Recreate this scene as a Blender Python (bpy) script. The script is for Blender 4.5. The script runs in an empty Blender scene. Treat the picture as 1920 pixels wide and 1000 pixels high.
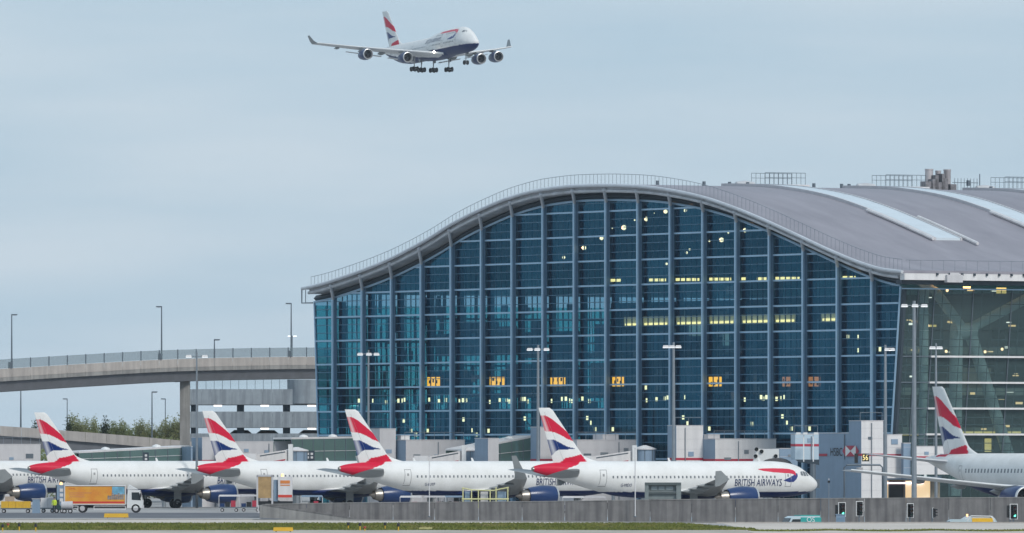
import bpy, bmesh, math, random
import numpy as np
from mathutils import Vector, Matrix
random.seed(7)
R = math.radians
scene = bpy.context.scene
C = scene.collection

# ------------------------------------------------------------------ camera
F = 18000.0            # focal length in pixels of the 1920 px wide photograph
EYE = 6.1              # eye height above the apron
HOR = 860.0            # row of the horizon in the photograph
cam_d = bpy.data.cameras.new('camera')
cam_d.sensor_width = 36.0
cam_d.lens = F / 1920.0 * 36.0
cam_d.shift_y = (HOR - 500.0) / 1920.0
cam_d.clip_start = 1.0
cam_d.clip_end = 20000.0
cam = bpy.data.objects.new('camera', cam_d)
cam.location = (0, 0, EYE)
cam.rotation_euler = (R(90), 0, 0)
C.objects.link(cam)
scene.camera = cam

# ------------------------------------------------------------------ sky
SUN_EL, SUN_AZ = R(38), R(140)       # azimuth clockwise from +Y (the view direction)
w = bpy.data.worlds.new('World')
scene.world = w
w.use_nodes = True
nt = w.node_tree
nt.nodes.clear()
out = nt.nodes.new('ShaderNodeOutputWorld')
bg_sky = nt.nodes.new('ShaderNodeBackground')
bg_cloud = nt.nodes.new('ShaderNodeBackground')
sky = nt.nodes.new('ShaderNodeTexSky')
sky.sky_type = 'NISHITA'
sky.sun_disc = False
sky.sun_elevation = SUN_EL
sky.sun_rotation = SUN_AZ
bg_sky.inputs['Strength'].default_value = 0.07
nt.links.new(sky.outputs[0], bg_sky.inputs['Color'])
tc = nt.nodes.new('ShaderNodeTexCoord')
mp = nt.nodes.new('ShaderNodeMapping')
mp.inputs['Scale'].default_value = (11.0, 11.0, 80.0)
n1 = nt.nodes.new('ShaderNodeTexNoise')
n1.inputs['Scale'].default_value = 1.0
n1.inputs['Detail'].default_value = 5.0
n1.inputs['Roughness'].default_value = 0.5
nt.links.new(tc.outputs['Generated'], mp.inputs['Vector'])
nt.links.new(mp.outputs['Vector'], n1.inputs['Vector'])
cr = nt.nodes.new('ShaderNodeValToRGB')
cr.color_ramp.elements[0].position = 0.34
cr.color_ramp.elements[0].color = (0.318, 0.442, 0.552, 1)
cr.color_ramp.elements[1].position = 0.66
cr.color_ramp.elements[1].color = (0.436, 0.522, 0.604, 1)
nt.links.new(n1.outputs[0], cr.inputs[0])
nt.links.new(cr.outputs[0], bg_cloud.inputs['Color'])
bg_cloud.inputs['Strength'].default_value = 1.0
mx = nt.nodes.new('ShaderNodeMixShader')
mx.inputs[0].default_value = 0.88       # cloud cover
nt.links.new(bg_sky.outputs[0], mx.inputs[1])
nt.links.new(bg_cloud.outputs[0], mx.inputs[2])
nt.links.new(mx.outputs[0], out.inputs['Surface'])

# ------------------------------------------------------------------ sun behind the cloud
sd = bpy.data.lights.new('sun', 'SUN')
sd.energy = 1.5
sd.angle = R(14)
sd.color = (1.0, 0.96, 0.90)
sun = bpy.data.objects.new('sun', sd)
sdir = Vector((math.sin(SUN_AZ) * math.cos(SUN_EL), math.cos(SUN_AZ) * math.cos(SUN_EL), math.sin(SUN_EL)))
sun.rotation_euler = sdir.to_track_quat('Z', 'Y').to_euler()
sun.location = (200, 300, 400)
C.objects.link(sun)

vs = scene.view_settings
vs.view_transform = 'Standard'
vs.look = 'None'
vs.exposure = 0.48
vs.gamma = 1.0
vs.use_curve_mapping = False

# ------------------------------------------------------------------ helpers
def P(px, py, D):
    return Vector(((px - 960) / F * D, D, EYE - (py - HOR) / F * D))
def GX(px, D): return (px - 960) / F * D
def GZ(py, D): return EYE - (py - HOR) / F * D

MATS = {}
def mat(name, col, rough=0.6, metal=0.0, var=0.08, scale=0.6, stretch=(1, 1, 1), bump=0.0, emit=None, es=0.0, spec=0.5, streak=0.0):
    if name in MATS: return MATS[name]
    m = bpy.data.materials.new(name); m.use_nodes = True
    t = m.node_tree; b = t.nodes['Principled BSDF']
    b.inputs['Base Color'].default_value = (*col, 1)
    b.inputs['Roughness'].default_value = rough
    b.inputs['Metallic'].default_value = metal
    b.inputs['Specular IOR Level'].default_value = spec
    if var > 0:
        tc = t.nodes.new('ShaderNodeTexCoord'); mp = t.nodes.new('ShaderNodeMapping')
        mp.inputs['Scale'].default_value = stretch
        n = t.nodes.new('ShaderNodeTexNoise'); n.inputs['Scale'].default_value = scale
        n.inputs['Detail'].default_value = 6; n.inputs['Roughness'].default_value = 0.6
        t.links.new(tc.outputs['Object'], mp.inputs[0]); t.links.new(mp.outputs[0], n.inputs[0])
        r = t.nodes.new('ShaderNodeValToRGB')
        r.color_ramp.elements[0].position = 0.25; r.color_ramp.elements[1].position = 0.75
        r.color_ramp.elements[0].color = (*[c * (1 - var) for c in col], 1)
        r.color_ramp.elements[1].color = (*[min(1, c * (1 + var)) for c in col], 1)
        t.links.new(n.outputs[0], r.inputs[0])
        last = r.outputs[0]
        if streak > 0:       # vertical rain streaks on concrete
            mp2 = t.nodes.new('ShaderNodeMapping'); mp2.inputs['Scale'].default_value = (1.6, 1.6, 0.10)
            n2 = t.nodes.new('ShaderNodeTexNoise'); n2.inputs['Scale'].default_value = 1.0; n2.inputs['Detail'].default_value = 4
            t.links.new(tc.outputs['Object'], mp2.inputs[0]); t.links.new(mp2.outputs[0], n2.inputs[0])
            r2 = t.nodes.new('ShaderNodeValToRGB')
            r2.color_ramp.elements[0].position = 0.42; r2.color_ramp.elements[1].position = 0.62
            r2.color_ramp.elements[0].color = (1, 1, 1, 1)
            r2.color_ramp.elements[1].color = (1 - streak, 1 - streak, 1 - streak * 0.95, 1)
            t.links.new(n2.outputs[0], r2.inputs[0])
            mm = t.nodes.new('ShaderNodeMix'); mm.data_type = 'RGBA'; mm.blend_type = 'MULTIPLY'
            mm.inputs[0].default_value = 1.0
            t.links.new(last, mm.inputs[6]); t.links.new(r2.outputs[0], mm.inputs[7])
            last = mm.outputs[2]
        t.links.new(last, b.inputs['Base Color'])
        if bump > 0:
            bp = t.nodes.new('ShaderNodeBump'); bp.inputs['Strength'].default_value = bump
            t.links.new(n.outputs[0], bp.inputs['Height']); t.links.new(bp.outputs[0], b.inputs['Normal'])
    if emit:
        b.inputs['Emission Color'].default_value = (*emit, 1)
        b.inputs['Emission Strength'].default_value = es
    MATS[name] = m
    return m

def glass(name, tint, refl, f0=0.16, rough=0.03, rnd=0.0, body=None, bodyf=0.0):
    """coated architectural glass: tinted see-through body under a coloured mirror coat"""
    if name in MATS: return MATS[name]
    m = bpy.data.materials.new(name); m.use_nodes = True
    t = m.node_tree; t.nodes.clear()
    o = t.nodes.new('ShaderNodeOutputMaterial')
    tr = t.nodes.new('ShaderNodeBsdfTransparent'); tr.inputs[0].default_value = (*tint, 1)
    gl = t.nodes.new('ShaderNodeBsdfGlossy'); gl.inputs['Roughness'].default_value = rough
    gl.inputs['Color'].default_value = (*refl, 1)
    lw = t.nodes.new('ShaderNodeFresnel'); lw.inputs[0].default_value = 1.5
    mu = t.nodes.new('ShaderNodeMath'); mu.operation = 'ADD'; mu.inputs[1].default_value = f0
    t.links.new(lw.outputs[0], mu.inputs[0])
    if rnd > 0:
        oi = t.nodes.new('ShaderNodeObjectInfo')
        m2 = t.nodes.new('ShaderNodeMath'); m2.operation = 'MULTIPLY_ADD'
        m2.inputs[1].default_value = rnd; m2.inputs[2].default_value = -rnd / 2
        t.links.new(oi.outputs['Random'], m2.inputs[0])
        m3 = t.nodes.new('ShaderNodeMath'); m3.operation = 'ADD'
        t.links.new(mu.outputs[0], m3.inputs[0]); t.links.new(m2.outputs[0], m3.inputs[1]); mu = m3
    ge = t.nodes.new('ShaderNodeNewGeometry')      # the coat sits on the outer face of each pane only
    inv = t.nodes.new('ShaderNodeMath'); inv.operation = 'SUBTRACT'; inv.inputs[0].default_value = 1.0
    t.links.new(ge.outputs['Backfacing'], inv.inputs[1])
    mm = t.nodes.new('ShaderNodeMath'); mm.operation = 'MULTIPLY'
    t.links.new(mu.outputs[0], mm.inputs[0]); t.links.new(inv.outputs[0], mm.inputs[1]); mu = mm
    ms = t.nodes.new('ShaderNodeMixShader')
    t.links.new(mu.outputs[0], ms.inputs[0])
    base = tr.outputs[0]
    if body:
        df = t.nodes.new('ShaderNodeBsdfDiffuse'); df.inputs[0].default_value = (*body, 1)
        mb = t.nodes.new('ShaderNodeMixShader'); mb.inputs[0].default_value = bodyf
        t.links.new(tr.outputs[0], mb.inputs[1]); t.links.new(df.outputs[0], mb.inputs[2]); base = mb.outputs[0]
    t.links.new(base, ms.inputs[1]); t.links.new(gl.outputs[0], ms.inputs[2])
    t.links.new(ms.outputs[0], o.inputs[0])
    MATS[name] = m
    return m

def emis(name, col, s):
    return mat(name, (0.6, 0.6, 0.6), 0.5, 0, 0, emit=col, es=s)

class MB:
    def __init__(self): self.v = []; self.f = []
    def add(self, vs, fs):
        n = len(self.v); self.v += [tuple(p) for p in vs]; self.f += [tuple(i + n for i in q) for q in fs]; return self
    def box(self, c, s, rz=0.0):
        a, b, d = s[0] / 2, s[1] / 2, s[2] / 2; ca, sa = math.cos(rz), math.sin(rz)
        vs = []
        for z in (-d, d):
            for x, y in ((-a, -b), (a, -b), (a, b), (-a, b)):
                vs.append((c[0] + x * ca - y * sa, c[1] + x * sa + y * ca, c[2] + z))
        return self.add(vs, [(3, 2, 1, 0), (4, 5, 6, 7), (0, 1, 5, 4), (1, 2, 6, 5), (2, 3, 7, 6), (3, 0, 4, 7)])
    def bx(self, x0, x1, y0, y1, z0, z1):
        return self.box(((x0 + x1) / 2, (y0 + y1) / 2, (z0 + z1) / 2), (x1 - x0, y1 - y0, z1 - z0))
    def prism(self, base, off):
        """polygon base (list of 3D points) extruded by vector off"""
        n = len(base); off = Vector(off); vs = [Vector(p) for p in base]; vs += [p + off for p in vs]
        fs = [tuple(reversed(range(n))), tuple(range(n, 2 * n))]
        fs += [(i, (i + 1) % n, n + (i + 1) % n, n + i) for i in range(n)]
        return self.add(vs, fs)
    def tube(self, pts, r, n=6, cap=True):
        pts = [Vector(p) for p in pts]; rs = r if isinstance(r, (list, tuple)) else [r] * len(pts)
        vs = []; fs = []
        for i, p in enumerate(pts):
            d = (pts[min(i + 1, len(pts) - 1)] - pts[max(i - 1, 0)]).normalized()
            u = d.cross(Vector((0, 0, 1)) if abs(d.z) < 0.95 else Vector((1, 0, 0))).normalized(); v = d.cross(u)
            for k in range(n):
                a = 2 * math.pi * k / n
                vs.append(p + (u * math.cos(a) + v * math.sin(a)) * rs[i])
        for i in range(len(pts) - 1):
            for k in range(n):
                fs.append((i * n + k, i * n + (k + 1) % n, (i + 1) * n + (k + 1) % n, (i + 1) * n + k))
        if cap:
            fs.append(tuple(reversed(range(n)))); fs.append(tuple(range((len(pts) - 1) * n, len(pts) * n)))
        return self.add(vs, fs)
    def lathe(self, prof, axis_o, axis='x', n=20):
        """prof: (a, r) along the axis"""
        vs = []; fs = []
        o = Vector(axis_o)
        for a, r in prof:
            for k in range(n):
                t = 2 * math.pi * k / n; c, s = math.cos(t) * r, math.sin(t) * r
                vs.append(o + (Vector((a, c, s)) if axis == 'x' else Vector((c, s, a)) if axis == 'z' else Vector((s, a, c))))
        for i in range(len(prof) - 1):
            for k in range(n):
                fs.append((i * n + k, i * n + (k + 1) % n, (i + 1) * n + (k + 1) % n, (i + 1) * n + k))
        return self.add(vs, fs)
    def mesh(self, name, m, smooth=False):
        me = bpy.data.meshes.new(name); me.from_pydata(self.v, [], self.f); me.update()
        if m: me.materials.append(m)
        bm = bmesh.new(); bm.from_mesh(me); bmesh.ops.recalc_face_normals(bm, faces=bm.faces); bm.to_mesh(me); bm.free()
        if smooth:
            me.polygons.foreach_set('use_smooth', [True] * len(me.polygons))
            me.set_sharp_from_angle(angle=R(38))
        return me
    def build(self, name, m, parent=None, smooth=False, kind=None, label=None):
        o = link(name, self.mesh(name, m, smooth), parent)
        if kind: o['kind'] = kind
        if label: o['label'] = label
        return o

def link(name, data, parent=None):
    o = bpy.data.objects.new(name, data); C.objects.link(o)
    if parent: o.parent = parent
    return o
def thing(name, label, cat, loc=(0, 0, 0), rz=0.0, group=None, scale=1.0):
    o = link(name, None); o.location = loc; o.rotation_euler = (0, 0, rz); o.scale = (scale,) * 3
    o.empty_display_size = 0.5
    return tag(o, label, cat, group)
def tag(o, label, cat, group=None):
    o['label'] = label; o['category'] = cat
    if group: o['group'] = group
    return o
def copy_tree(o, parent=None):
    c = o.copy(); C.objects.link(c); c.parent = parent
    for ch in list(o.children): copy_tree(ch, c)
    return c

def pchip(xs, ys):
    xs = np.array(xs, float); ys = np.array(ys, float); h = np.diff(xs); d = np.diff(ys) / h
    m = np.zeros(len(xs)); m[0] = d[0]; m[-1] = d[-1]
    for i in range(1, len(xs) - 1):
        if d[i - 1] * d[i] > 0:
            w1 = 2 * h[i] + h[i - 1]; w2 = h[i] + 2 * h[i - 1]; m[i] = (w1 + w2) / (w1 / d[i - 1] + w2 / d[i])
    def f(x):
        x = min(max(x, xs[0]), xs[-1]); i = int(np.searchsorted(xs, x) - 1); i = min(max(i, 0), len(h) - 1)
        t = (x - xs[i]) / h[i]
        return float((2*t**3-3*t**2+1)*ys[i] + (t**3-2*t**2+t)*h[i]*m[i] + (-2*t**3+3*t**2)*ys[i+1] + (t**3-t**2)*h[i]*m[i+1])
    return f

def text_verts(s, height, condense=1.0, bold=0.0):
    """outline text as flat triangles: verts (u, v) starting at u = 0, cap height = height"""
    cu = bpy.data.curves.new('lettering', 'FONT'); cu.body = s; cu.size = 1.0; cu.offset = bold; cu.resolution_u = 3
    o = bpy.data.objects.new('lettering', cu); C.objects.link(o)
    dg = bpy.context.evaluated_depsgraph_get()
    me = bpy.data.meshes.new_from_object(o.evaluated_get(dg))
    vs = [(v.co.x, v.co.y) for v in me.vertices]; fs = [tuple(p.vertices) for p in me.polygons]
    bpy.data.objects.remove(o); bpy.data.curves.remove(cu); bpy.data.meshes.remove(me)
    x0 = min(v[0] for v in vs); k = height / 0.70
    return [((v[0] - x0) * k * condense, v[1] * k) for v in vs], fs

# ------------------------------------------------------------------ materials
M_CONC = mat('concrete', (0.30, 0.29, 0.275), 0.85, var=0.18, scale=0.5, streak=0.25)
M_CONCP = mat('concrete_warm', (0.44, 0.40, 0.37), 0.85, var=0.12, scale=0.4, streak=0.16)
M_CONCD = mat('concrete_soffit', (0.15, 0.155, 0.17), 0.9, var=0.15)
M_CPARK = mat('concrete_deck_panel', (0.29, 0.325, 0.355), 0.85, var=0.14, scale=0.7, streak=0.28)
M_WALLC = mat('concrete_retaining', (0.215, 0.205, 0.20), 0.9, var=0.20, scale=0.9, streak=0.38)
M_STEEL = mat('painted_steel_blue_grey', (0.20, 0.30, 0.40), 0.45, 0.2, var=0.06)
M_STEELP = mat('painted_steel_pale', (0.36, 0.53, 0.68), 0.4, 0.2, var=0.05)
M_DSTEEL = mat('dark_steel', (0.045, 0.065, 0.085), 0.5, 0.3, var=0.1)
M_POLE = mat('galvanised_steel', (0.27, 0.30, 0.33), 0.45, 0.5, var=0.12, scale=1.5)
M_POLED = mat('weathered_steel', (0.14, 0.17, 0.20), 0.5, 0.4, var=0.12, scale=1.5)
M_BLACK = mat('black_plastic', (0.012, 0.013, 0.015), 0.5, var=0.1)
M_RUBBER = mat('rubber', (0.018, 0.018, 0.02), 0.8, var=0.1)
M_WHITE = mat('white_paint', (0.74, 0.74, 0.73), 0.45, var=0.05, scale=0.8)
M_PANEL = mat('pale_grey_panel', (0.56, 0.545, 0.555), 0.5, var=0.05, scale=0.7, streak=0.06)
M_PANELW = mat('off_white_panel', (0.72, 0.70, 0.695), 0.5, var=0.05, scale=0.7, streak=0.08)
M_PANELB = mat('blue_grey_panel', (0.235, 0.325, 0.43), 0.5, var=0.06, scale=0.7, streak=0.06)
M_REDS = mat('red_stripe', (0.42, 0.03, 0.06), 0.5, var=0.06)
M_YEL = mat('yellow_paint', (0.72, 0.42, 0.03), 0.5, var=0.12, scale=2)
M_LAMP = emis('floodlight_glass', (0.93, 0.97, 1.0), 0.9)

# ------------------------------------------------------------------ ground
def ground_mat(name, ca, cb, scale, stretch=(1, 1, 1), cc=None, rough=0.9):
    m = bpy.data.materials.new(name); m.use_nodes = True; t = m.node_tree; b = t.nodes['Principled BSDF']
    b.inputs['Roughness'].default_value = rough; b.inputs['Specular IOR Level'].default_value = 0.12
    tc = t.nodes.new('ShaderNodeTexCoord'); mp = t.nodes.new('ShaderNodeMapping'); mp.inputs['Scale'].default_value = stretch
    n = t.nodes.new('ShaderNodeTexNoise'); n.inputs['Scale'].default_value = scale; n.inputs['Detail'].default_value = 8; n.inputs['Roughness'].default_value = 0.65
    t.links.new(tc.outputs['Object'], mp.inputs[0]); t.links.new(mp.outputs[0], n.inputs[0])
    r = t.nodes.new('ShaderNodeValToRGB'); e = r.color_ramp.elements
    e[0].position = 0.3; e[0].color = (*ca, 1); e[1].position = 0.7; e[1].color = (*cb, 1)
    if cc: x = e.new(0.5); x.color = (*cc, 1)
    t.links.new(n.outputs[0], r.inputs[0]); t.links.new(r.outputs[0], b.inputs['Base Color'])
    return m
M_APRON = ground_mat('apron_concrete', (0.31, 0.30, 0.295), (0.41, 0.40, 0.39), 0.08, (1, 0.25, 1))
M_ASPH = ground_mat('asphalt', (0.115, 0.12, 0.135), (0.17, 0.175, 0.19), 0.15, (1, 0.3, 1))
M_BEIGE = ground_mat('bare_concrete_verge', (0.50, 0.45, 0.40), (0.62, 0.56, 0.50), 0.12, (1, 0.2, 1))
M_GRASSG = ground_mat('grass_ground', (0.08, 0.10, 0.025), (0.20, 0.17, 0.07), 0.12, (1, 0.25, 1), (0.12, 0.135, 0.035))

TX0, WALLY = GX(497, 1000), 1002.0
def lip(x): return 953 - 48 * min(max((x - TX0) / 45.0, 0), 1)
def struct(mb, name, m):
    o = mb.build(name, m); o['kind'] = 'structure'; return o
g = MB()
B = 9000
g.add([(-B, -300, 0), (TX0, -300, 0), (TX0, B, 0), (-B, B, 0)], [(0, 1, 2, 3)])
xe = TX0 + 45
g.add([(TX0, -300, 0), (B, -300, 0), (B, lip(B), 0), (xe, lip(xe), 0), (TX0, lip(TX0), 0)], [(0, 1, 2, 3, 4)])
g.add([(TX0, WALLY + 0.3, 0), (B, WALLY + 0.3, 0), (B, B, 0), (TX0, B, 0)], [(0, 1, 2, 3)])
struct(g, 'ground', M_APRON)
# sunken road behind the lip
g = MB()
xs = [TX0, TX0 + 12, TX0 + 45, 600]; zs = [-0.02, -0.5, -2.2, -2.2]
for i in range(3):
    g.add([(xs[i], 900, zs[i]), (xs[i + 1], 900, zs[i + 1]), (xs[i + 1], WALLY + 0.5, zs[i + 1]), (xs[i], WALLY + 0.5, zs[i])], [(0, 1, 2, 3)])
struct(g, 'road', M_ASPH)
# perimeter road at the left, verge, grass, taxiway edge
g = MB(); g.add([(-200, 985, 0.004), (TX0, 985, 0.004), (TX0, 1078, 0.004), (-200, 1090, 0.004)], [(0, 1, 2, 3)])
struct(g, 'perimeter_road', M_ASPH)
g = MB()
n = 60
def gedge(x): return 905 + 6 * math.sin(x * 0.13) * 0.3
vx = [(-200 + 228 * i / n) for i in range(n + 1)]
g.add([(x, 899 + random.uniform(-2, 2), 0.004) for x in vx] + [(x, min(949, lip(x) - 1.2), 0.004) for x in vx], [(i, i + 1, n + 2 + i, n + 1 + i) for i in range(n)])
struct(g, 'verge', M_BEIGE)
g = MB(); g.add([(19.8, 300, 0.006), (400, 300, 0.006), (400, 904.2, 0.006), (19.8, 904.2, 0.006)], [(0, 1, 2, 3)])
struct(g, 'verge', M_BEIGE)
g = MB()
kp = [(-200, 951.0), (TX0, 951.0), (xe, lip(xe) - .7), (400, lip(xe) - .7)]
for (xa_, ya_), (xb_, yb_) in zip(kp[:-1], kp[1:]): g.prism([(xa_, ya_, -.05), (xb_, yb_, -.05), (xb_, yb_ + .45, -.05), (xa_, ya_ + .45, -.05)], (0, 0, .17))
struct(g, 'kerb', M_CONCP)
g = MB(); g.add([(-200, 690, 0.006), (19.7, 690, 0.006), (19.7, 819.5, 0.006), (-200, 819.5, 0.006)], [(0, 1, 2, 3)])
struct(g, 'taxiway_shoulder', ground_mat('shoulder', (0.36, 0.33, 0.28), (0.52, 0.48, 0.41), 0.15, (1, 0.15, 1)))
g = MB()
xr = GX(1380, 900)
vx = [(-200 + (xr + 200) * i / 90) for i in range(91)]
g.add([(x, 818 + random.uniform(-3, 3), 0.008) for x in vx] +
      [(x, (903 + random.uniform(-3, 3)) - max(0, (x - xr + 5)) * 14, 0.008) for x in vx], [(i, i + 1, 92 + i, 91 + i) for i in range(90)])
struct(g, 'grass_verge', M_GRASSG)
# blades
gv = []; gf = []
rg = random.Random(3)
def blade(x, y):
    h = rg.uniform(0.05, 0.15); wd = rg.uniform(0.05, 0.14); a = rg.uniform(0, math.pi); k = len(gv)
    dx, dy = math.cos(a) * wd, math.sin(a) * wd
    gv.extend([(x - dx, y - dy, 0.008), (x + dx, y + dy, 0.008), (x + dx * 0.3 + rg.uniform(-.08, .08), y, 0.008 + h)]); gf.append((k, k + 1, k + 2))
for i in range(30000):
    x = rg.uniform(-52, xr); y = rg.uniform(817, 904)
    if x > xr - 5 and y > 903 - (x - xr + 5) * 14: continue
    blade(x, y)
for i in range(5000):
    x = rg.uniform(20, 52); y = 812 + rg.random() ** 2 * 12 - abs(math.sin(x * 0.35)) * 10
    blade(x, y)
me = bpy.data.meshes.new('grass'); me.from_pydata(gv, [], gf); me.materials.append(ground_mat('grass_blade', (0.12, 0.14, 0.03), (0.27, 0.23, 0.09), 0.3, (1, 0.12, 1), (0.165, 0.185, 0.045)))
o = link('grass', me); o['kind'] = 'stuff'
o['label'] = 'strip of short green grass along the taxiway edge'; o['category'] = 'grass'

# ------------------------------------------------------------------ terminal
TH = R(31)
TO = Vector((11.65, 1185.0, 0)); TRZ = -R(59)
D1 = Vector((math.sin(TH), -math.cos(TH), 0)); BV = Vector((math.cos(TH), math.sin(TH), 0))
def TW(t, u, z): return TO + D1 * t + BV * u + Vector((0, 0, z))
def TL(px, py, u):
    """point of the vertical plane at depth u behind the facade that shows at a picture position"""
    k = (px - 960) / F; A = TO + BV * u
    t = (k * A.y - A.x) / (D1.x - k * D1.y); D = A.y + t * D1.y
    return t, EYE + (HOR - py) * D / F
T = thing('terminal_building', 'huge glass-fronted airport terminal with a wavy grey metal roof', 'building', TO, TRZ)
prof = [(-73.2, 28.35), (-70.2, 28.6), (-61.8, 29.75), (-52.3, 31.4), (-41.5, 34.0), (-34.9, 35.95), (-28.3, 37.5), (-20.5, 38.95), (-12.8, 39.75), (-5.1, 40.0),
        (0, 39.95), (9.8, 39.6), (17.2, 38.95), (24.5, 37.95), (31.7, 36.5), (38.9, 34.75), (46.0, 32.85), (53.0, 30.95), (59.9, 29.3), (64.5, 28.5), (68.6, 28.15)]
zroof = pchip([p[0] for p in prof], [p[1] for p in prof])
def zg(t): return zroof(t) - 1.95
def xL(z): return -71.7 - 0.058 * z
def xR(z): return 62.5 + 0.11 * z
RX0, RX1, RY0, RY1 = -73.2, 68.6, -1.35, 150.0
M_ROOF = ground_mat('roof_metal', (0.235, 0.225, 0.255), (0.31, 0.295, 0.33), 0.35, (0.08, 1.0, 1), rough=0.5)
M_SOFF = mat('roof_soffit', (0.50, 0.51, 0.53), 0.6, var=0.25, scale=0.6)
M_EDGE = mat('roof_edge_trim', (0.58, 0.60, 0.63), 0.4, 0.1, var=0.12, scale=0.5)
M_SKYL = mat('skylight_panel', (0.60, 0.66, 0.70), 0.25, 0.0, var=0.05, scale=0.4)
M_GF = glass('facade_glass', (0.57, 0.76, 0.84), (0.07, 0.33, 0.52), 0.075, 0.03, rnd=0.12, body=(0.003, 0.05, 0.115), bodyf=0.13)
M_GS = glass('side_glass', (0.73, 0.82, 0.82), (0.36, 0.46, 0.50), 0.08, 0.03, rnd=0.05, body=(0.13, 0.20, 0.20), bodyf=0.17)
M_GL = glass('far_side_glass', (0.45, 0.80, 0.78), (0.3, 0.5, 0.5), 0.05, 0.05)

N = 120
tx = [RX0 + (RX1 - RX0) * i / N for i in range(N + 1)]
def sheet(d0, d1, y0, y1, a=0, b=N):
    mb = MB(); vs = []; fs = []
    for i in range(a, b + 1):
        z = zroof(tx[i]); vs += [(tx[i], y0, z - d0), (tx[i], y1, z - d0), (tx[i], y1, z - d1), (tx[i], y0, z - d1)]
    for i in range(b - a):
        for k in range(4): fs.append((4 * i + k, 4 * i + (k + 1) % 4, 4 * i + 4 + (k + 1) % 4, 4 * i + 4 + k))
    m = 4 * (b - a); fs += [(3, 2, 1, 0), (m, m + 1, m + 2, m + 3)]
    return mb.add(vs, fs)
roof = sheet(0, 0.3, RY0, RY1).build('roof', M_ROOF, T, True)
sheet(0.303, 1.0, RY0 + 0.35, RY1 - 0.5, 1, N - 1).build('soffit', M_SOFF, T, True)
MB().tube([(x, RY0 - 0.08, zroof(x) - 0.18) for x in tx], 0.22, 8).build('edge_trim', M_EDGE, T, True)
MB().tube([(x, RY0 + 0.25, zroof(x) - 0.85) for x in tx[1:-1]], 0.2, 8).build('edge_trim', M_SOFF, T, True)
# gutter and eave at the near long side
MB().bx(68.0, 68.95, RY0, RY1, 27.05, 27.82).build('gutter', M_PANELW, T)
g = MB().bx(66.6, 67.9, RY0 + 0.3, RY1, 26.55, 27.1); g.build('eave_beam', M_DSTEEL, T)
MB().bx(66.35, 66.62, -0.4, RY1, 26.0, 26.15).build('eave_rail', M_STEELP, T)
for k in range(9):
    MB().box((69.05, 3.2 + k * 1.75, 27.75), (0.25, 0.22, 0.3)).build('gutter_bracket', M_DSTEEL, T)
b = MB().bx(68.7, 69.35, 4.4, 6.6, 26.8, 27.7); b.bx(68.5, 69.2, 4.9, 6.2, 27.7, 27.95); b.build('gutter_box', M_PANEL, T)
# left end cradle
mb = MB(); mb.tube([(-73.4, RY0, 28.1), (-73.4, RY0, 26.3), (-71.6, RY0 + 0.6, 26.3)], 0.1, 6); mb.tube([(-72.4, RY0, 28), (-72.4, RY0, 26.3)], 0.06, 6)
mb.build('eave_bracket', M_POLE, T)

GY = 0.50     # the glass sits behind deep outer fins
# columns, transoms, panes of the gable front
cols = [7.5 * k for k in range(-9, 9)]
rows = [0.0, 3.0] + [6.04 + 3.06 * k for k in range(12)]
M_WEB = mat('column_web_paint', (0.125, 0.23, 0.345), 0.5, var=0.06)
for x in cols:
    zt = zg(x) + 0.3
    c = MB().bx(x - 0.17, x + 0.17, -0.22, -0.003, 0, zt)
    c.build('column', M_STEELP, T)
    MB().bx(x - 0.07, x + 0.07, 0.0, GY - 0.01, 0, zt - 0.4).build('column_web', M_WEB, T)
    MB().bx(x - 0.2, x + 0.16, GY + 0.4, GY + 1.3, 0, zt - 0.9).build('column_shade_strip', M_DSTEEL, T)  # dark strip added to stand in for the shadow gap beside each column
    MB().tube([(x + 0.1, -0.1, zt - 0.5), (x + 1.6, RY0 + 0.05, zroof(x + 1.6) - 0.65)], [0.2, 0.26], 8).build('bracket', M_EDGE, T, True)
def clip(poly, f):
    outp = []
    for i in range(len(poly)):
        a, b = poly[i], poly[(i + 1) % len(poly)]; fa, fb = f(a), f(b)
        if fa >= 0: outp.append(a)
        if (fa >= 0) != (fb >= 0):
            s = fa / (fa - fb); outp.append((a[0] + (b[0] - a[0]) * s, a[1] + (b[1] - a[1]) * s))
    return outp
rp = random.Random(77)
edges = [None] + cols + [None]
for i in range(len(edges) - 1):
    for k in range(len(rows) - 1):
        za, zb = rows[k] + 0.02, rows[k + 1] - 0.02
        xa = (lambda z: edges[i] + 0.02) if edges[i] is not None else xL
        xb = (lambda z: edges[i + 1] - 0.02) if edges[i + 1] is not None else xR
        poly = [(xa(za), za), (xb(za), za), (xb(zb), zb), (xa(zb), zb)]
        x0, x1 = xa(za), xb(za)
        za_, zb_ = zg(x0), zg(x1)
        poly = clip(poly, lambda p: za_ + (zb_ - za_) * (p[0] - x0) / (x1 - x0) - p[1])
        if len(poly) < 3: continue
        ta, tb = rp.gauss(0, .0035), rp.gauss(0, .0035)
        MB().prism([(p[0], GY + ta * (p[0] - x0 - 3.7) + tb * (p[1] - (za + zb) / 2), p[1]) for p in poly], (0, 0.05, 0)).build('pane', M_GF, T)
for z in rows[1:]:
    seg = [x for x in np.linspace(xL(z), xR(z), 400) if zg(x) > z]
    if len(seg) > 3:
        a, b = seg[0], seg[-1]
        edges_x = [a] + [c for c in cols if a < c < b] + [b]
        for i in range(len(edges_x) - 1):
            MB().bx(edges_x[i] + 0.18, edges_x[i + 1] - 0.18, GY - 0.20, GY - 0.004, z - 0.105, z + 0.105).build("transom", M_STEELP, T)
hx = np.linspace(xL(26) + 0.1, xR(26) - 0.1, 90)
MB().tube([(x, GY - 0.16, zg(x) + 0.02) for x in hx], 0.15, 6).build('head_rail', M_STEELP, T, True)
MB().tube([(x, GY + 0.15, zg(x) + 0.5) for x in hx], 0.4, 4).build('head_closure', M_DSTEEL, T)
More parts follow.
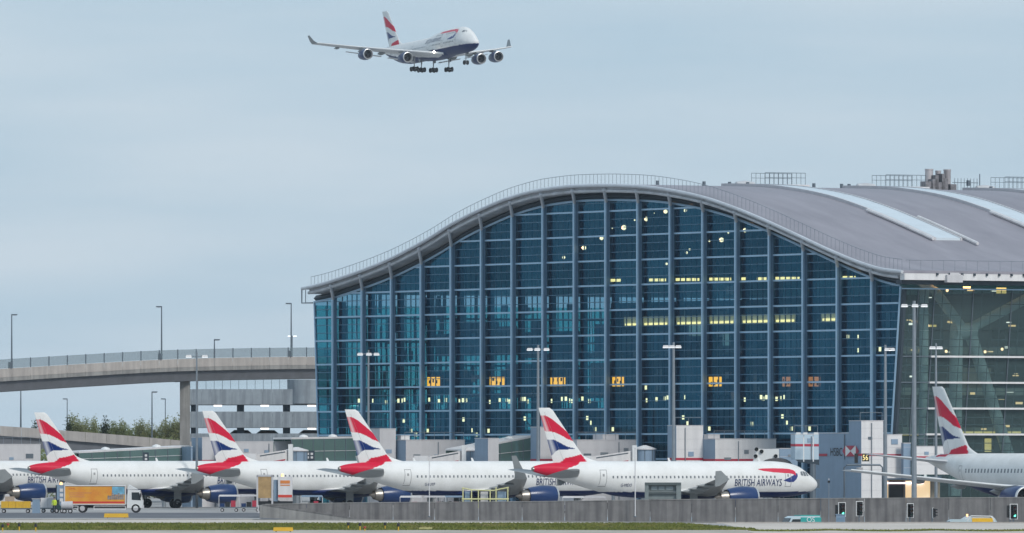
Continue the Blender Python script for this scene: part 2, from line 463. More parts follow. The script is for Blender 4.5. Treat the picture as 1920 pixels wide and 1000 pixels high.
for f in (xL, xR):
    MB().tube([(f(0), GY - 0.06, 0), (f(26.4), GY - 0.06, 26.4)], 0.15, 6).build('corner_post', M_STEELP, T)
MB().tube([(xR(0) + 0.3, GY + 0.3, 0), (xR(26.2) + 0.3, GY + 0.3, 26.2)], 0.32, 6).build('corner_post', M_DSTEEL, T)
# fine glazing bars
mb = MB()
for i in range(len(edges) - 1):
    a = edges[i] if edges[i] is not None else -71.5
    b = edges[i + 1] if edges[i + 1] is not None else 64.5
    nb = 6 if b - a > 6 else 3
    for j in range(1, nb):
        x = a + (b - a) * j / nb
        mb.box((x, GY + 0.12, (zg(x) - 0.1) / 2), (0.13, 0.10, zg(x) - 0.1))
mb.build('glazing_bars', mat('glazing_bar', (0.02, 0.04, 0.065), 0.5, 0.2, var=0.05), T, kind='stuff')
mb = MB()
for k in range(len(rows) - 1):
    for q in (1, 2):
        z = rows[k] + (rows[k + 1] - rows[k]) * q / 3
        seg = [x for x in np.linspace(xL(z) + .2, xR(z) - .2, 400) if zg(x) > z]
        if len(seg) > 3: mb.bx(seg[0], seg[-1], GY - 0.09, GY - 0.03, z - 0.045, z + 0.045)
mb.build('glazing_rails', mat('glazing_rail', (0.07, 0.17, 0.26), 0.5, 0.1, var=0.05), T, kind='stuff')

rl0 = random.Random(21)
def SP_(px, py, dx):
    k = (px - 960) / F; A = TO + D1 * (64.5 - dx); u = (k * A.y - A.x) / (BV.x - k * BV.y); D = A.y + u * BV.y
    return (64.5 - dx, u, EYE + (HOR - py) * D / F)
# near long side: leaning glass, white rails
ys = [1.2, 2.9, 5.2, 10.7, 16.2, 21.7, 27.2, 32.7, 38.2]
zs_ = [0.0, 2.9] + [5.9 + 3.06 * k for k in range(7)]
zs_[-1] = 26.0
def sidebox(y0, y1, z0, z1, d0, d1):
    return MB().prism([(xR(z0) + d0, y0, z0), (xR(z0) + d1, y0, z0), (xR(z1) + d1, y0, z1), (xR(z1) + d0, y0, z1)], (0, y1 - y0, 0))
for i in range(len(ys) - 1):
    for k in range(len(zs_) - 1):
        sidebox(ys[i] + 0.02, ys[i + 1] - 0.02, zs_[k] + 0.02, zs_[k + 1] - 0.02, 0.0, 0.05).build('pane', M_GS, T)
sidebox(38.3, 149, 0, 26, 0, 0.05).build('far_glazing', M_GS, T)
for y in ys[1:]:
    MB().tube([(xR(0) + 0.12, y, 0), (xR(26) + 0.12, y, 26)], 0.08, 6).build('mullion', M_POLED, T)
for y in (1.9, 4.0, 6.5, 7.8, 9.3, 12.1, 13.4, 14.8, 17.5, 18.9):
    MB().tube([(xR(0) - 0.08, y, 0), (xR(26) - 0.08, y, 26)], 0.05, 6).build('mullion', M_POLED, T)
for k in range(2, 7):
    z = zs_[k] + (0.0 if k else 0)
    MB().bx(xR(z) + 0.1, xR(z) + 0.55, 5.0, 60, z - 0.12, z + 0.10).build('sunshade_rail', M_PANELW, T)
    MB().bx(xR(z) + 0.02, xR(z) + 0.2, 0.7, 5.0, z - 0.06, z + 0.06).build('side_transom', M_POLED, T)
for k in range(1, len(zs_) - 1):
    for q in (.38, .66):
        z = zs_[k] + (zs_[k + 1] - zs_[k]) * q
        MB().bx(xR(z) - 0.12, xR(z) - 0.03, 1.2, 60, z - 0.05, z + 0.05).build('side_transom', M_POLED, T)
for i in range(34):
    q = SP_(rl0.uniform(1700, 1920), rl0.choice([545, 560, 600, 612, 655, 662, 705, 735, 752, 800]) + rl0.uniform(-5, 5), rl0.uniform(3, 7))
    MB().box(q, (.1, rl0.uniform(.3, 1.0), rl0.uniform(.08, .3))).build('hall_lamp', emis('lamp_amber_soft', (1.0, .62, .25), 1.1) if i % 3 else emis('lamp_white_soft', (1.0, .92, .8), 1.6), T)
# far long side
for i in range(24):
    z0 = 0
    MB().prism([(xL(0), 0.6 + i * 6, 0), (xL(0) - .05, 0.6 + i * 6, 0), (xL(26) - .05, 0.6 + i * 6, 26), (xL(26), 0.6 + i * 6, 26)], (0, 5.9, 0)).build('pane', M_GL, T)
mb = MB()
for i in range(40): mb.tube([(xL(0) + .1, 0.6 + i * 1.5, 0), (xL(26) + .1, 0.6 + i * 1.5, 26)], 0.07, 4)
for z in rows[1:9]: mb.bx(xL(z) + 0.05, xL(z) + 0.3, 0.6, 60, z - 0.12, z + 0.12)
mb.build('far_glazing_bars', M_DSTEEL, T, kind='stuff')

# inside: floors, core, lights
M_INT = mat('interior_floor', (0.22, 0.24, 0.25), 0.7, var=0.2, scale=0.3)
M_INTW = mat('interior_core_wall', (0.17, 0.20, 0.23), 0.7, var=0.4, scale=0.25, stretch=(1, 1, 0.5))
for z, x0 in ((4.9, -66), (9.7, -66), (14.4, -48), (19.3, -30)):
    MB().bx(x0, 57, 6.0, 140, z - 0.5, z).build('floor_slab', M_INT, T)
MB().bx(-38, 50, 24, 140, 0, 26).build('core_wall', M_INTW, T)
MB().bx(4, 54, 14, 23.8, 19.35, 25.5).build('core_wall', M_INTW, T)
rq = random.Random(31)
pms = [mat('partition_%d' % i, c_, .7, var=.25, scale=.5) for i, c_ in enumerate(((.09, .12, .15), (.26, .32, .37), (.44, .50, .54), (.20, .28, .31), (.38, .36, .34)))]
for z0_, z1_ in ((0, 4.35), (4.92, 9.15), (9.72, 13.85), (14.42, 18.75), (19.32, 23.6)):
    x = -60.0
    while x < 48:
        wd_ = rq.choice([2.2, 3.3, 4.4, 5.5])
        if rq.random() > .14: MB().bx(x + .05, x + wd_ - .05, 9.5 + rq.uniform(0, 2.2), 12, z0_, z1_ - rq.choice([0, 0, .6, 1.4])).build('partition_panel', rq.choice(pms), T)
        x += wd_
MB().bx(-66, 60, 146, 147, 0, 27.0).build('end_wall', M_INTW, T)
M_STRUT = mat('tree_column_paint', (0.74, 0.78, 0.77), 0.5, var=0.05)
# big tree struts just inside the long side
def SP(px, py, dx):
    """point on the vertical plane dx inside the near long side seen at a picture position"""
    k = (px - 960) / F; A = TO + D1 * (64.5 - dx); u = (k * A.y - A.x) / (BV.x - k * BV.y); D = A.y + u * BV.y
    return (64.5 - dx, u, EYE + (HOR - py) * D / F)
for a, b, r in (((1807, 620, 3), (1755, 548, 3), 0.62), ((1815, 618, 3), (1925, 560, 3), 0.62), ((1793, 620, 3), (1790, 930, 3), 0.78), ((1818, 620, 3), (1893, 860, 3), 0.72),
                ((1733, 540, 2), (1730, 930, 2), 0.55), ((1893, 860, 3), (1905, 950, 3), 0.7), ((1757, 548, 3), (1720, 525, 3), 0.5)):
    MB().tube([SP(*a), SP(*b)], r, 12).build('tree_strut', M_STRUT, T, True)
MB().tube([SP(1788, 622, 3), SP(1826, 620, 3)], 0.95, 12).build('strut_node', M_STRUT, T, True)
for z in (9.7, 14.4, 19.3):
    MB().bx(57.02, 57.4, 6, 60, z - 0.75, z + 0.1).build('slab_edge', mat('slab_edge', (0.35, 0.38, 0.36), .6), T)
rl = random.Random(11)
for k in range(6):
    x0 = 40 + 0; y0 = 7 + k * 7
    MB().bx(52, 56.8, y0, y0 + 5, 9.75 + 4.7 * (k % 3), 12.2 + 4.7 * (k % 3)).build('interior_kiosk', [M_INTW, mat('kiosk_warm', (.28, .24, .2), .6), M_DSTEEL][k % 3], T)
M_LY = emis('strip_light_warm', (1.0, 0.54, 0.17), 3.2)
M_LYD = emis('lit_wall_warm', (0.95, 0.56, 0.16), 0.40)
M_LW = emis('spot_light', (1.0, 0.58, 0.30), 3.4)
M_LO = emis('sign_orange', (1.0, 0.30, 0.004), 3.2)
M_LG = emis('hall_lamp', (1.0, 0.60, 0.28), 3.4)
def tstrip(px0, px1, py, u, h, m, name):
    t0, z = TL(px0, py, u); t1, _ = TL(px1, py, u)
    MB().bx(t0, t1, u, u + 0.12, z - h / 2, z + h / 2).build(name, m, T)
for a, b in ((1145, 1165), (1206, 1250), (1267, 1312), (1330, 1372), (1390, 1438), (1454, 1500), (1580, 1606)):
    n = max(2, int((b - a) / 9))
    for j in range(n):
        if rl.random() < 0.85: tstrip(a + (b - a) * j / n, a + (b - a) * (j + 0.75) / n, 526 - (a - 1145) * 0.012, GY + .25, 0.34, M_LY, 'ceiling_light')
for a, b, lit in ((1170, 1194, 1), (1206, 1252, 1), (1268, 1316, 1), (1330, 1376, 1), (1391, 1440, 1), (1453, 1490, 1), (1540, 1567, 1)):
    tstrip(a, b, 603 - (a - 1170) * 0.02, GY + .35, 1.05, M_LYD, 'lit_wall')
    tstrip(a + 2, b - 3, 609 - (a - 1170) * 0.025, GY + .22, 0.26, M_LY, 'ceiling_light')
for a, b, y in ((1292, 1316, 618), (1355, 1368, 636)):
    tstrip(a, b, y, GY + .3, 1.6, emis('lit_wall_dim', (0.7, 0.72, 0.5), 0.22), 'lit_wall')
for a, b, y in ((1695, 1712, 529), (1757, 1777, 531), (1792, 1824, 532), (1852, 1880, 533), (1895, 1920, 534), (1806, 1819, 539)):
    p = SP(a, y, 2.2); q = SP(b, y, 2.2)
    MB().bx(p[0], p[0] + 0.1, p[1], q[1], p[2] - 0.1, p[2] + 0.1).build('ceiling_light', M_LY, T)
for a, b, y, h in ((1868, 1886, 545, 0.7), (1725, 1755, 611, 0.25), (1680, 1735, 815, 0.2), (1805, 1870, 811, 0.22), (1880, 1915, 811, 0.22), (1846, 1858, 835, 1.6)):
    p = SP(a, y, 4.5); q = SP(b, y, 4.5)
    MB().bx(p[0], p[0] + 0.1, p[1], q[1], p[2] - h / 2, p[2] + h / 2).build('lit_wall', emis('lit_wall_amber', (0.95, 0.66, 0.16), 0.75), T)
for px, py in ((1774, 659), (1847, 660), (1879, 655), (1812, 611), (1776, 545), (1733, 613), (1740, 611)):
    p = SP(px, py, 4); MB().lathe([(-0.18, 0.02), (-0.1, 0.15), (0.1, 0.15), (0.18, 0.02)], p, 'z', 8).build('hall_lamp', M_LW, T)
for px, py, r in ((1057, 483, .26), (1095, 465, .36), (1128, 447, .3), (1170, 427, .4), (1190, 413, .13), (1212, 411, .34), (1226, 400, .12), (1248, 397, .32), (1285, 395, .26), (1250, 495, .2),
                  (1287, 474, .22), (1293, 468, .16), (1330, 452, .16), (1353, 450, .36), (1366, 436, .2), (1397, 432, .34), (1148, 428, .1)):
    t, z = TL(px, py, GY + .25); r *= .8
    MB().lathe([(-r, r * .1), (-r * .6, r * .8), (0, r), (r * .6, r * .8), (r, r * .1)], (t, GY + .25, z), 'z', 10).build('uplight', M_LW, T, True)
for px, w_, dim in ((812, 22, 0), (931, 26, 0), (1045, 26, 0), (1158, 20, 0), (1340, 22, 0), (1474, 14, 1), (1526, 20, 1)):
    t0, z = TL(px - w_ / 2, 716, GY + .2); t1, _ = TL(px + w_ / 2, 716, GY + .2)
    s = MB().bx(t0, t1, GY + .2, GY + .36, z - 0.58, z + 0.58).build('hanging_sign', M_LO if not dim else emis('sign_orange_dim', (1.0, 0.22, 0.01), 1.0), T)
    q = MB(); ww = t1 - t0
    for j in range(3):
        xx = t0 + ww * (0.12 + 0.3 * j + rl.uniform(0, .08)); zz = z + rl.uniform(-.3, .3)
        q.bx(xx, xx + ww * rl.uniform(.08, .16), GY + .17, GY + .195, zz - .2, zz + .22)
    q.build('sign_mark', M_DSTEEL, s)
mb = MB()
def lampat(px, py, u=GY + .25, h=0.50, wd=0.34):
    t, z = TL(px, py, u); mb.box((t, u, z), (wd, 0.12, h))
for px in (673, 698, 724, 747, 753, 759, 805, 823, 836, 862, 868, 874, 919, 937, 950, 955, 979, 984, 989, 1035, 1054, 1061, 1067, 1073, 1092, 1105, 1213, 1231, 1246, 1252, 1285, 1397, 1427, 1431, 1437, 1456, 1463, 1471):
    lampat(px, 753 - (px - 700) * 0.009 + rl.uniform(-3, 3))
for px, py in ((757, 789), (771, 808), (780, 815), (802, 808), (869, 787), (884, 807), (893, 815), (916, 808), (984, 785), (1101, 784), (1107, 793), (1116, 805), (1149, 805), (1281, 783), (1289, 794), (1330, 804), (1467, 781), (1475, 793), (1484, 804), (1410, 795), (1518, 804), (1590, 632), (1610, 632), (1610, 657), (1650, 655), (1211, 727)):
    lampat(px, py)
mb.build('hall_lamps', M_LG, T, kind='stuff')
# escalator balustrades and dim furniture behind the glass
for px in (745, 860, 975, 1090, 1455):
    a = TL(px, 775, 3.0); b = TL(px + 34, 818, 3.0)
    MB().tube([(a[0], 3.0, a[1]), (b[0], 3.0, b[1])], 0.09, 5).build('escalator_rail', M_PANELW, T)
mb = MB()
for i in range(150):
    t, z = TL(rl.uniform(800, 1640), rl.choice([540, 585, 625, 655, 700, 712, 735, 780, 800]) + rl.uniform(-8, 8), 4.2)
    mb.box((t, 4.2 + rl.uniform(-1, 1), z), (rl.uniform(.3, 1.8), .15, rl.uniform(.3, 1.1)))
mb.build('interior_fittings', mat('interior_fitting', (0.42, 0.45, 0.45), .6, var=.3), T, kind='stuff')
mb = MB()
for i in range(70):
    t, z = TL(rl.uniform(700, 900), rl.uniform(560, 800), 12); t = max(t, -68)
    mb.box((t, 12 + rl.uniform(-5, 5), z), (rl.uniform(.2, .6), .2, rl.uniform(1, 4)))
mb.build('interior_posts', M_DSTEEL, T, kind='stuff')

# roof furniture
mb = MB(); prev = None
for i in range(int((RX1 - RX0) / 0.9)):
    x = RX0 + 1.2 + i * 0.9
    if x > RX1 - 0.5: break
    z = zroof(x); mb.tube([(x, -0.75, z), (x, -0.75, z + 1.25)], 0.028, 4)
    if prev:
        mb.tube([prev, (x, -0.75, z + 1.25)], 0.03, 4)
    prev = (x, -0.75, z + 1.25)
mb.build('edge_railing', M_POLE, roof, kind='stuff')
mb = MB()
for i in range(40):
    y = 0.5 + i * 1.6; mb.tube([(67.2, y, zroof(67.2)), (67.2, y, zroof(67.2) + 1.15)], 0.025, 4)
mb.tube([(67.2, 0, zroof(67.2) + 1.15), (67.2, 64, zroof(67.2) + 1.15)], 0.03, 4)
mb.build('eave_railing', M_POLE, roof, kind='stuff')
for j, u0 in enumerate((17.0, 35.0, 53.0, 71.0)):
    bs = MB()
    for i in range(48):
        t0, t1 = 0.0 + i, 1.0 + i; k = len(bs.v)
        if i == 0: bs.v += [(t0, u0 + .01, zroof(t0) + .01), (t0, u0 + 3.49, zroof(t0) + .01)]; k = 2
        bs.v += [(t1, u0 + .01, zroof(t1) + .01), (t1, u0 + 3.49, zroof(t1) + .01)]; bs.f.append((k - 2, k, k + 1, k - 1))
    sk = bs.build('skylight', M_PANEL, T)
    for u in (u0 - 0.25, u0 + 3.5):
     fr = MB()
     for i in range(48):
        t0, t1 = 0.0 + i, 1.0 + i
        if True:
            fr.add([(t0, u, zroof(t0) - .05), (t1, u, zroof(t1) - .05), (t1, u + .25, zroof(t1) - .05), (t0, u + .25, zroof(t0) - .05),
                    (t0, u, zroof(t0) + .35), (t1, u, zroof(t1) + .35), (t1, u + .25, zroof(t1) + .35), (t0, u + .25, zroof(t0) + .35)],
                   [(4, 5, 6, 7), (0, 1, 5, 4), (2, 3, 7, 6), (1, 2, 6, 5), (3, 0, 4, 7)])
     fr.build('kerb_rail', M_PANEL, sk)
    for i in range(16):
        t0, t1 = 3.0 * i + .05, 3.0 * i + 2.95; d = 0.28
        MB().add([(t0, u0 + .02, zroof(t0)), (t1, u0 + .02, zroof(t1)), (t1, u0 + 3.48, zroof(t1)), (t0, u0 + 3.48, zroof(t0)),
                  (t0, u0 + .02, zroof(t0) + d), (t1, u0 + .02, zroof(t1) + d), (t1, u0 + 3.48, zroof(t1) + d), (t0, u0 + 3.48, zroof(t0) + d)],
                 [(3, 2, 1, 0), (4, 5, 6, 7), (0, 1, 5, 4), (1, 2, 6, 5), (2, 3, 7, 6), (3, 0, 4, 7)]).build('skylight_pane', M_SKYL, sk)
    for u, a, b in ((u0 - 0.75, 34, 48.5), (u0 + 4.3, 37.5, 50.5)):
        MB().tube([(t, u, zroof(t) + .3) for t in np.linspace(a, b, 12)], 0.2, 6).build('skylight_rail', M_PANELW, sk, True)
    # maintenance platform on the ridge
    y0 = u0 + 7.0; x0 = -4.0
    zt = zroof(-3)
    MB().bx(x0, x0 + 3.4, y0 - .5, y0 + 6.2, zt + .02, zt + .35).build('roof_platform', M_PANELW, T)
    mb = MB()
    for xx in (x0 + .1, x0 + 3.3):
        for i in range(10):
            yy = y0 - .3 + i * 0.66; mb.tube([(xx, yy, zt + .3), (xx, yy, zt + 1.8)], 0.03, 5)
        mb.tube([(xx, y0 - .3, zt + 1.8), (xx, y0 + 5.7, zt + 1.8)], 0.035, 5); mb.tube([(xx, y0 - .3, zt + 1.2), (xx, y0 + 5.7, zt + 1.2)], 0.03, 5)
    mb.build('platform_railing', M_POLED, T, kind='stuff')
    mb = MB(); mb.lathe([(-1.5, .05), (-1.3, .35), (0, .5), (1.3, .35), (1.5, .05)], (x0 + 1.6, y0 - 2.2, zt + .3), 'y', 10)
    mb.build('roof_vent', M_SOFF, T, True)
def RP(px, t):
    k = (px - 960) / F; A = TO + D1 * t; return (k * A.y - A.x) / (BV.x - k * BV.y)
for px, top, r in ((1742, 317, .52), (1759, 320, .36), (1776, 318, .46)):
    u = RP(px, -3); zt = EYE + (HOR - top) * (TO.y + 3 * .857 + u * .515) / F
    MB().lathe([(zroof(-3) - .1, r), (zt - .2, r), (zt - .15, r * 1.08), (zt, r * 1.08), (zt, r * .8), (zt - .6, r * .8)], (-3, u, 0), 'z', 16).build('flue', mat('flue_steel', (.52, .48, .48), .4, .4, var=.15), T, True)
mb = MB()
for px, w_, h_ in ((1736, .9, 1.1), (1748, .7, 1.4), (1757, 1.0, 1.0), (1768, .8, 1.5), (1783, .9, .8), (1752, .5, 1.9), (1764, .4, 2.1)):
    mb.box((-2.2, RP(px, -2.2), zroof(-2.2) + h_ / 2), (1.2, w_, h_))
mb.build('roof_plant', mat('roof_plant_metal', (.20, .19, .20), .6, .2, var=.5, scale=2), T)
mb = MB()
for px in range(1790, 1838, 6):
    u = RP(px, -3); mb.tube([(-3, u, zroof(-3)), (-3, u, zroof(-3) + (1.6 if px % 12 else 1.1))], .035, 5)
mb.tube([(-3, RP(1786, -3), zroof(-3) + 1.05), (-3, RP(1834, -3), zroof(-3) + 1.05)], .04, 5)
mb.tube([(-3, RP(1837, -3), zroof(-3)), (-3, RP(1837, -3), zroof(-3) + 2.2)], .07, 6)
mb.box((-3, RP(1816, -3), zroof(-3) + 1.0), (.4, .4, .7))
mb.build('roof_instruments', M_POLED, T)
for px in (1233, 1320, 1368, 1402, 1526, 1578, 1592, 1858):
    MB().box((-1.5, RP(px, -1.5), zroof(-1.5) + .3), (.3, .3, .6)).build('roof_anchor', M_POLED, T)

# ------------------------------------------------------------------ aircraft
WHT, NAVY, RED, BLU, GRY = (0.78, 0.775, 0.76), (0.001, 0.014, 0.095), (0.62, 0.014, 0.05), (0.005, 0.028, 0.15), (0.33, 0.34, 0.34)
def livery_mat():
    m = bpy.data.materials.new('aircraft_paint'); m.use_nodes = True; t = m.node_tree; b = t.nodes['Principled BSDF']
    a = t.nodes.new('ShaderNodeVertexColor'); a.layer_name = 'livery'
    n = t.nodes.new('ShaderNodeTexNoise'); n.inputs['Scale'].default_value = 0.7; n.inputs['Detail'].default_value = 5
    tc = t.nodes.new('ShaderNodeTexCoord'); t.links.new(tc.outputs['Object'], n.inputs[0])
    r = t.nodes.new('ShaderNodeValToRGB'); r.color_ramp.elements[0].position = .3; r.color_ramp.elements[1].position = .6
    r.color_ramp.elements[0].color = (.91, .91, .90, 1); r.color_ramp.elements[1].color = (1, 1, 1, 1)
    t.links.new(n.outputs[0], r.inputs[0])
    mm = t.nodes.new('ShaderNodeMix'); mm.data_type = 'RGBA'; mm.blend_type = 'MULTIPLY'; mm.inputs[0].default_value = 1
    t.links.new(a.outputs[0], mm.inputs[6]); t.links.new(r.outputs[0], mm.inputs[7]); t.links.new(mm.outputs[2], b.inputs['Base Color'])
    b.inputs['Roughness'].default_value = 0.38; b.inputs['Specular IOR Level'].default_value = 0.10
    return m
M_LIV = livery_mat()
M_NAVY = mat('navy_paint', (0.008, 0.034, 0.125), 0.28, var=0.1, scale=1.2)
M_NAVYT = mat('navy_lettering', NAVY, 0.4, var=0)
M_REDT = mat('red_ribbon', RED, 0.4, var=0.05)
M_BLUT = mat('blue_ribbon', (0.02, 0.04, 0.19), 0.4, var=0.05)
M_WINGP = mat('wing_pale_paint', (0.56, 0.57, 0.58), 0.35, 0.0, var=0.08, scale=0.6)
M_WING = mat('wing_grey_paint', (0.245, 0.26, 0.265), 0.4, 0.1, var=0.12, scale=0.8)
M_LIPM = mat('polished_lip', (0.62, 0.62, 0.62), 0.3, 0.7, var=0.05)
M_EXH = mat('exhaust_metal', (0.34, 0.31, 0.28), 0.4, 0.8, var=0.2, scale=3)
M_FAN = mat('fan_dark', (0.03, 0.03, 0.035), 0.4, 0.4, var=0.2)
M_WIN = mat('cabin_window', (0.15, 0.165, 0.18), 0.3, var=0)
M_SEAL = mat('door_seal', (0.33, 0.33, 0.33), 0.6, var=0)
M_GEAR = mat('gear_metal', (0.38, 0.38, 0.38), 0.45, 0.4, var=0.15)

def ip(x, xs, ys): return float(np.interp(x, xs, ys))
def flag(u, v):
    """wavy tail flag; u = 0 trailing edge .. 1 leading edge, v = 0 root .. 1 tip"""
    cy = 30 + (1 - v) * 410
    c = WHT
    if ip(u, (0, .36, .61, .82, 1), (88, 92, 120, 165, 215)) < cy < ip(u, (0, .36, .61, .775, 1), (208, 215, 238, 265, 287)): c = RED
    elif u < .87 and ip(u, (0, .27, .44, .61, .87), (272, 275, 298, 325, 340)) < cy < ip(u, (0, .165, .29, .53, .87), (395, 362, 350, 348, 342)): c = BLU
    elif u < .97 and ip(u, (0, .1, .387, .66, .97), (478, 462, 412, 400, 382)) < cy < ip(u, (0, .3, .6, 1), (600, 500, 466, 475)): c = RED
    if c != WHT:
        k = 0.62 * max(0, 1 - abs(u - 0.10) / 0.13)
        c = tuple(a + (b - a) * k for a, b in zip(c, WHT))
    return c
def color_mesh(me, fn):
    at = me.color_attributes.new('livery', 'FLOAT_COLOR', 'POINT')
    buf = []
    for v in me.vertices: buf += [*fn(v.co), 1.0]
    at.data.foreach_set('color', buf)

class Jet:
    def __init__(self, sp, name, label, group=None):
        self.sp = sp; self.L = sp['fus'][-1][0]; st = sp['fus']; self.s0 = sp['s0']
        self.fb = pchip([q[0] for q in st], [q[1] for q in st]); self.ft = pchip([q[0] for q in st], [q[2] for q in st]); self.fw = pchip([q[0] for q in st], [q[3] for q in st])
        self.root = thing(name, label, 'airplane', group=group)
        self.fuselage(); self.fin(); self.wings(); self.openings()
        for e in sp['engines']:
            for sg in (-1, 1): self.engine(sg, *e)
        for gr in sp['gears']: self.gear(*gr)
    def X(self, s): return self.s0 - s
    def surf(self, s, z, side, off=0.0):
        zb, zt, w_ = self.fb(s), self.ft(s), self.fw(s); zc, hh = (zb + zt) / 2, (zt - zb) / 2
        q = max(0.0, 1 - ((z - zc) / hh) ** 2); w_ *= 1 - self.sp.get('egg', 0) * max(0, (z - zc) / hh)
        return (self.X(s), side * (w_ * math.sqrt(q) + off), z)
    def patch(self, mb, quad, side, off=0.02, n=3):
        """quad of four (s, z) corners laid on the skin"""
        (a, b, c, d) = quad; vs = []
        for i in range(n + 1):
            for j in range(2):
                t = i / n; l = [a[k] + (d[k] - a[k]) * t for k in (0, 1)]; r = [b[k] + (c[k] - b[k]) * t for k in (0, 1)]
                vs.append(self.surf(*(l if j == 0 else r), side, off))
        mb.add(vs, [(2 * i, 2 * i + 1, 2 * i + 3, 2 * i + 2) for i in range(n)])
    def fuselage(self):
        sp = self.sp; ns, nr = sp.get('ns', 260), 88
        ss = [self.L * (i / ns) for i in range(ns + 1)]
        ss = sorted(set([0.02, 0.06, 0.12, 0.2, 0.3, 0.42] + ss))
        vs = []; fs = []
        for s in ss:
            zb, zt, w_ = self.fb(s), self.ft(s), self.fw(s)
            for k in range(nr):
                a = 2 * math.pi * k / nr; vs.append((self.X(s), w_ * math.cos(a) * (1 - sp.get('egg', 0) * max(0, math.sin(a))), (zb + zt) / 2 + (zt - zb) / 2 * math.sin(a)))
        n = len(ss)
        for i in range(n - 1):
            for k in range(nr): fs.append((i * nr + k, i * nr + (k + 1) % nr, (i + 1) * nr + (k + 1) % nr, (i + 1) * nr + k))
        fs += [tuple(range(nr)), tuple(reversed(range((n - 1) * nr, n * nr)))]
        me = MB().add(vs, fs).mesh('fuselage', M_LIV, True); color_mesh(me, lambda c: sp['paint'](self.s0 - c.x, c.z))
        self.fus = link('fuselage', me, self.root)
        # wing-body fairing
        a, b, zb, zt, hw = sp['fairing']; mb = MB(); vs = []; fs = []
        for i in range(25):
            t = i / 24; k = max(0.02, (math.sin(math.pi * t)) ** 0.45); s = a + (b - a) * t
            for j in range(24):
                an = 2 * math.pi * j / 24; vs.append((self.X(s), hw * k * math.cos(an), (zt - (zt - zb) * .5) + (zt - zb) * .5 * k * math.sin(an)))
        for i in range(24):
            for j in range(24): fs.append((i * 24 + j, i * 24 + (j + 1) % 24, i * 24 + 24 + (j + 1) % 24, i * 24 + 24 + j))
        me = mb.add(vs, fs).mesh('belly_fairing', M_LIV, True); color_mesh(me, lambda c: sp['paint'](self.s0 - c.x, c.z)); link('belly_fairing', me, self.root)
        # antenna blades
        for s in sp['antennas']:
            z = self.ft(s); MB().prism([(self.X(s), -.02, z - .05), (self.X(s + .35), -.02, z - .05), (self.X(s + .45), -.02, z + .38), (self.X(s + .25), -.02, z + .38)], (0, .04, 0)).build('antenna', M_WHITE, self.root)
    def fin(self):
        le0, te0, z0, le1, te1, z1, fil = self.sp['fin']; nu, nv = 40, 90
        vs = []; fs = []; uv = {}
        for sd in (-1, 1):
            for j in range(nv + 1):
                v = -0.12 + 1.12 * j / nv; z = z0 + (z1 - z0) * v
                le, te = le0 + (le1 - le0) * v, te0 + (te1 - te0) * v
                if v > 0.96: le += (v - .96) * 6 * (z1 - z0) / 6
                dor = fil * max(0, 1 - (v + .02) / .16) ** 2 if v < .14 else 0
                for i in range(nu + 1):
                    u = i / nu; th = 0.055 * (te - le) * (4 * u * (1 - u)) ** .6 * (0.75 + .6 * u)
                    s = te + (le - dor - te) * u
                    uv[len(vs)] = ((te - s) / (te - le), v); vs.append((self.X(s), sd * th, z))
        m = (nu + 1) * (nv + 1)
        for q in (0, m):
            for j in range(nv):
                for i in range(nu):
                    a = q + j * (nu + 1) + i; fs.append((a, a + 1, a + nu + 2, a + nu + 1))
        a = nv * (nu + 1)
        for i in range(nu): fs.append((a + i, a + i + 1, m + a + i + 1, m + a + i))
        me = MB().add(vs, fs).mesh('fin', M_LIV, True)
        at = me.color_attributes.new('livery', 'FLOAT_COLOR', 'POINT'); buf = []
        for i in range(len(vs)): u, v = uv[i]; buf += [*(flag(u, v) if 0 <= u <= 1 else WHT), 1.0]
        at.data.foreach_set('color', buf)
        f = link('fin', me, self.root)
        # rudder hinge line
        mb = MB()
        for sd in (-1, 1):
            pts = []
            for j in range(9):
                v = .02 + .9 * j / 8; z = z0 + (z1 - z0) * v; le, te = le0 + (le1 - le0) * v, te0 + (te1 - te0) * v; u = .30
                th = 0.055 * (te - le) * (4 * u * (1 - u)) ** .6 * (0.75 + .6 * u) + .004; pts.append((self.X(te + (le - te) * u), sd * th, z))
            mb.tube(pts, .012, 4)
        mb.build('rudder_joint', M_SEAL, f)
        mb = MB(); s_end = self.L; mb.lathe([(0, self.fw(s_end) * .95), (-.16, self.fw(s_end) * .8), (-.18, .02)], (self.X(s_end), 0, (self.fb(s_end) + self.ft(s_end)) / 2), 'x', 14)
        mb.build('tail_exhaust', M_EXH, self.root, True)
    def foil(self, secs, sg, name, m):
        pr = [(1, .0), (.75, .032), (.5, .055), (.25, .06), (.08, .042), (.015, .02), (0, 0), (.015, -.016), (.08, -.032), (.25, -.05), (.5, -.045), (.75, -.02)]
        vs = []; fs = []; n = len(pr)
        for (y, s, c, z, k) in secs:
            for a, b in pr: vs.append((self.X(s + a * c), sg * y, z + b * c * k))
        for i in range(len(secs) - 1):
            for j in range(n): fs.append((i * n + j, i * n + (j + 1) % n, (i + 1) * n + (j + 1) % n, (i + 1) * n + j))
        fs += [tuple(range(n)), tuple(range((len(secs) - 1) * n, len(secs) * n))]
        return MB().add(vs, fs).build(name, m, self.root, True)
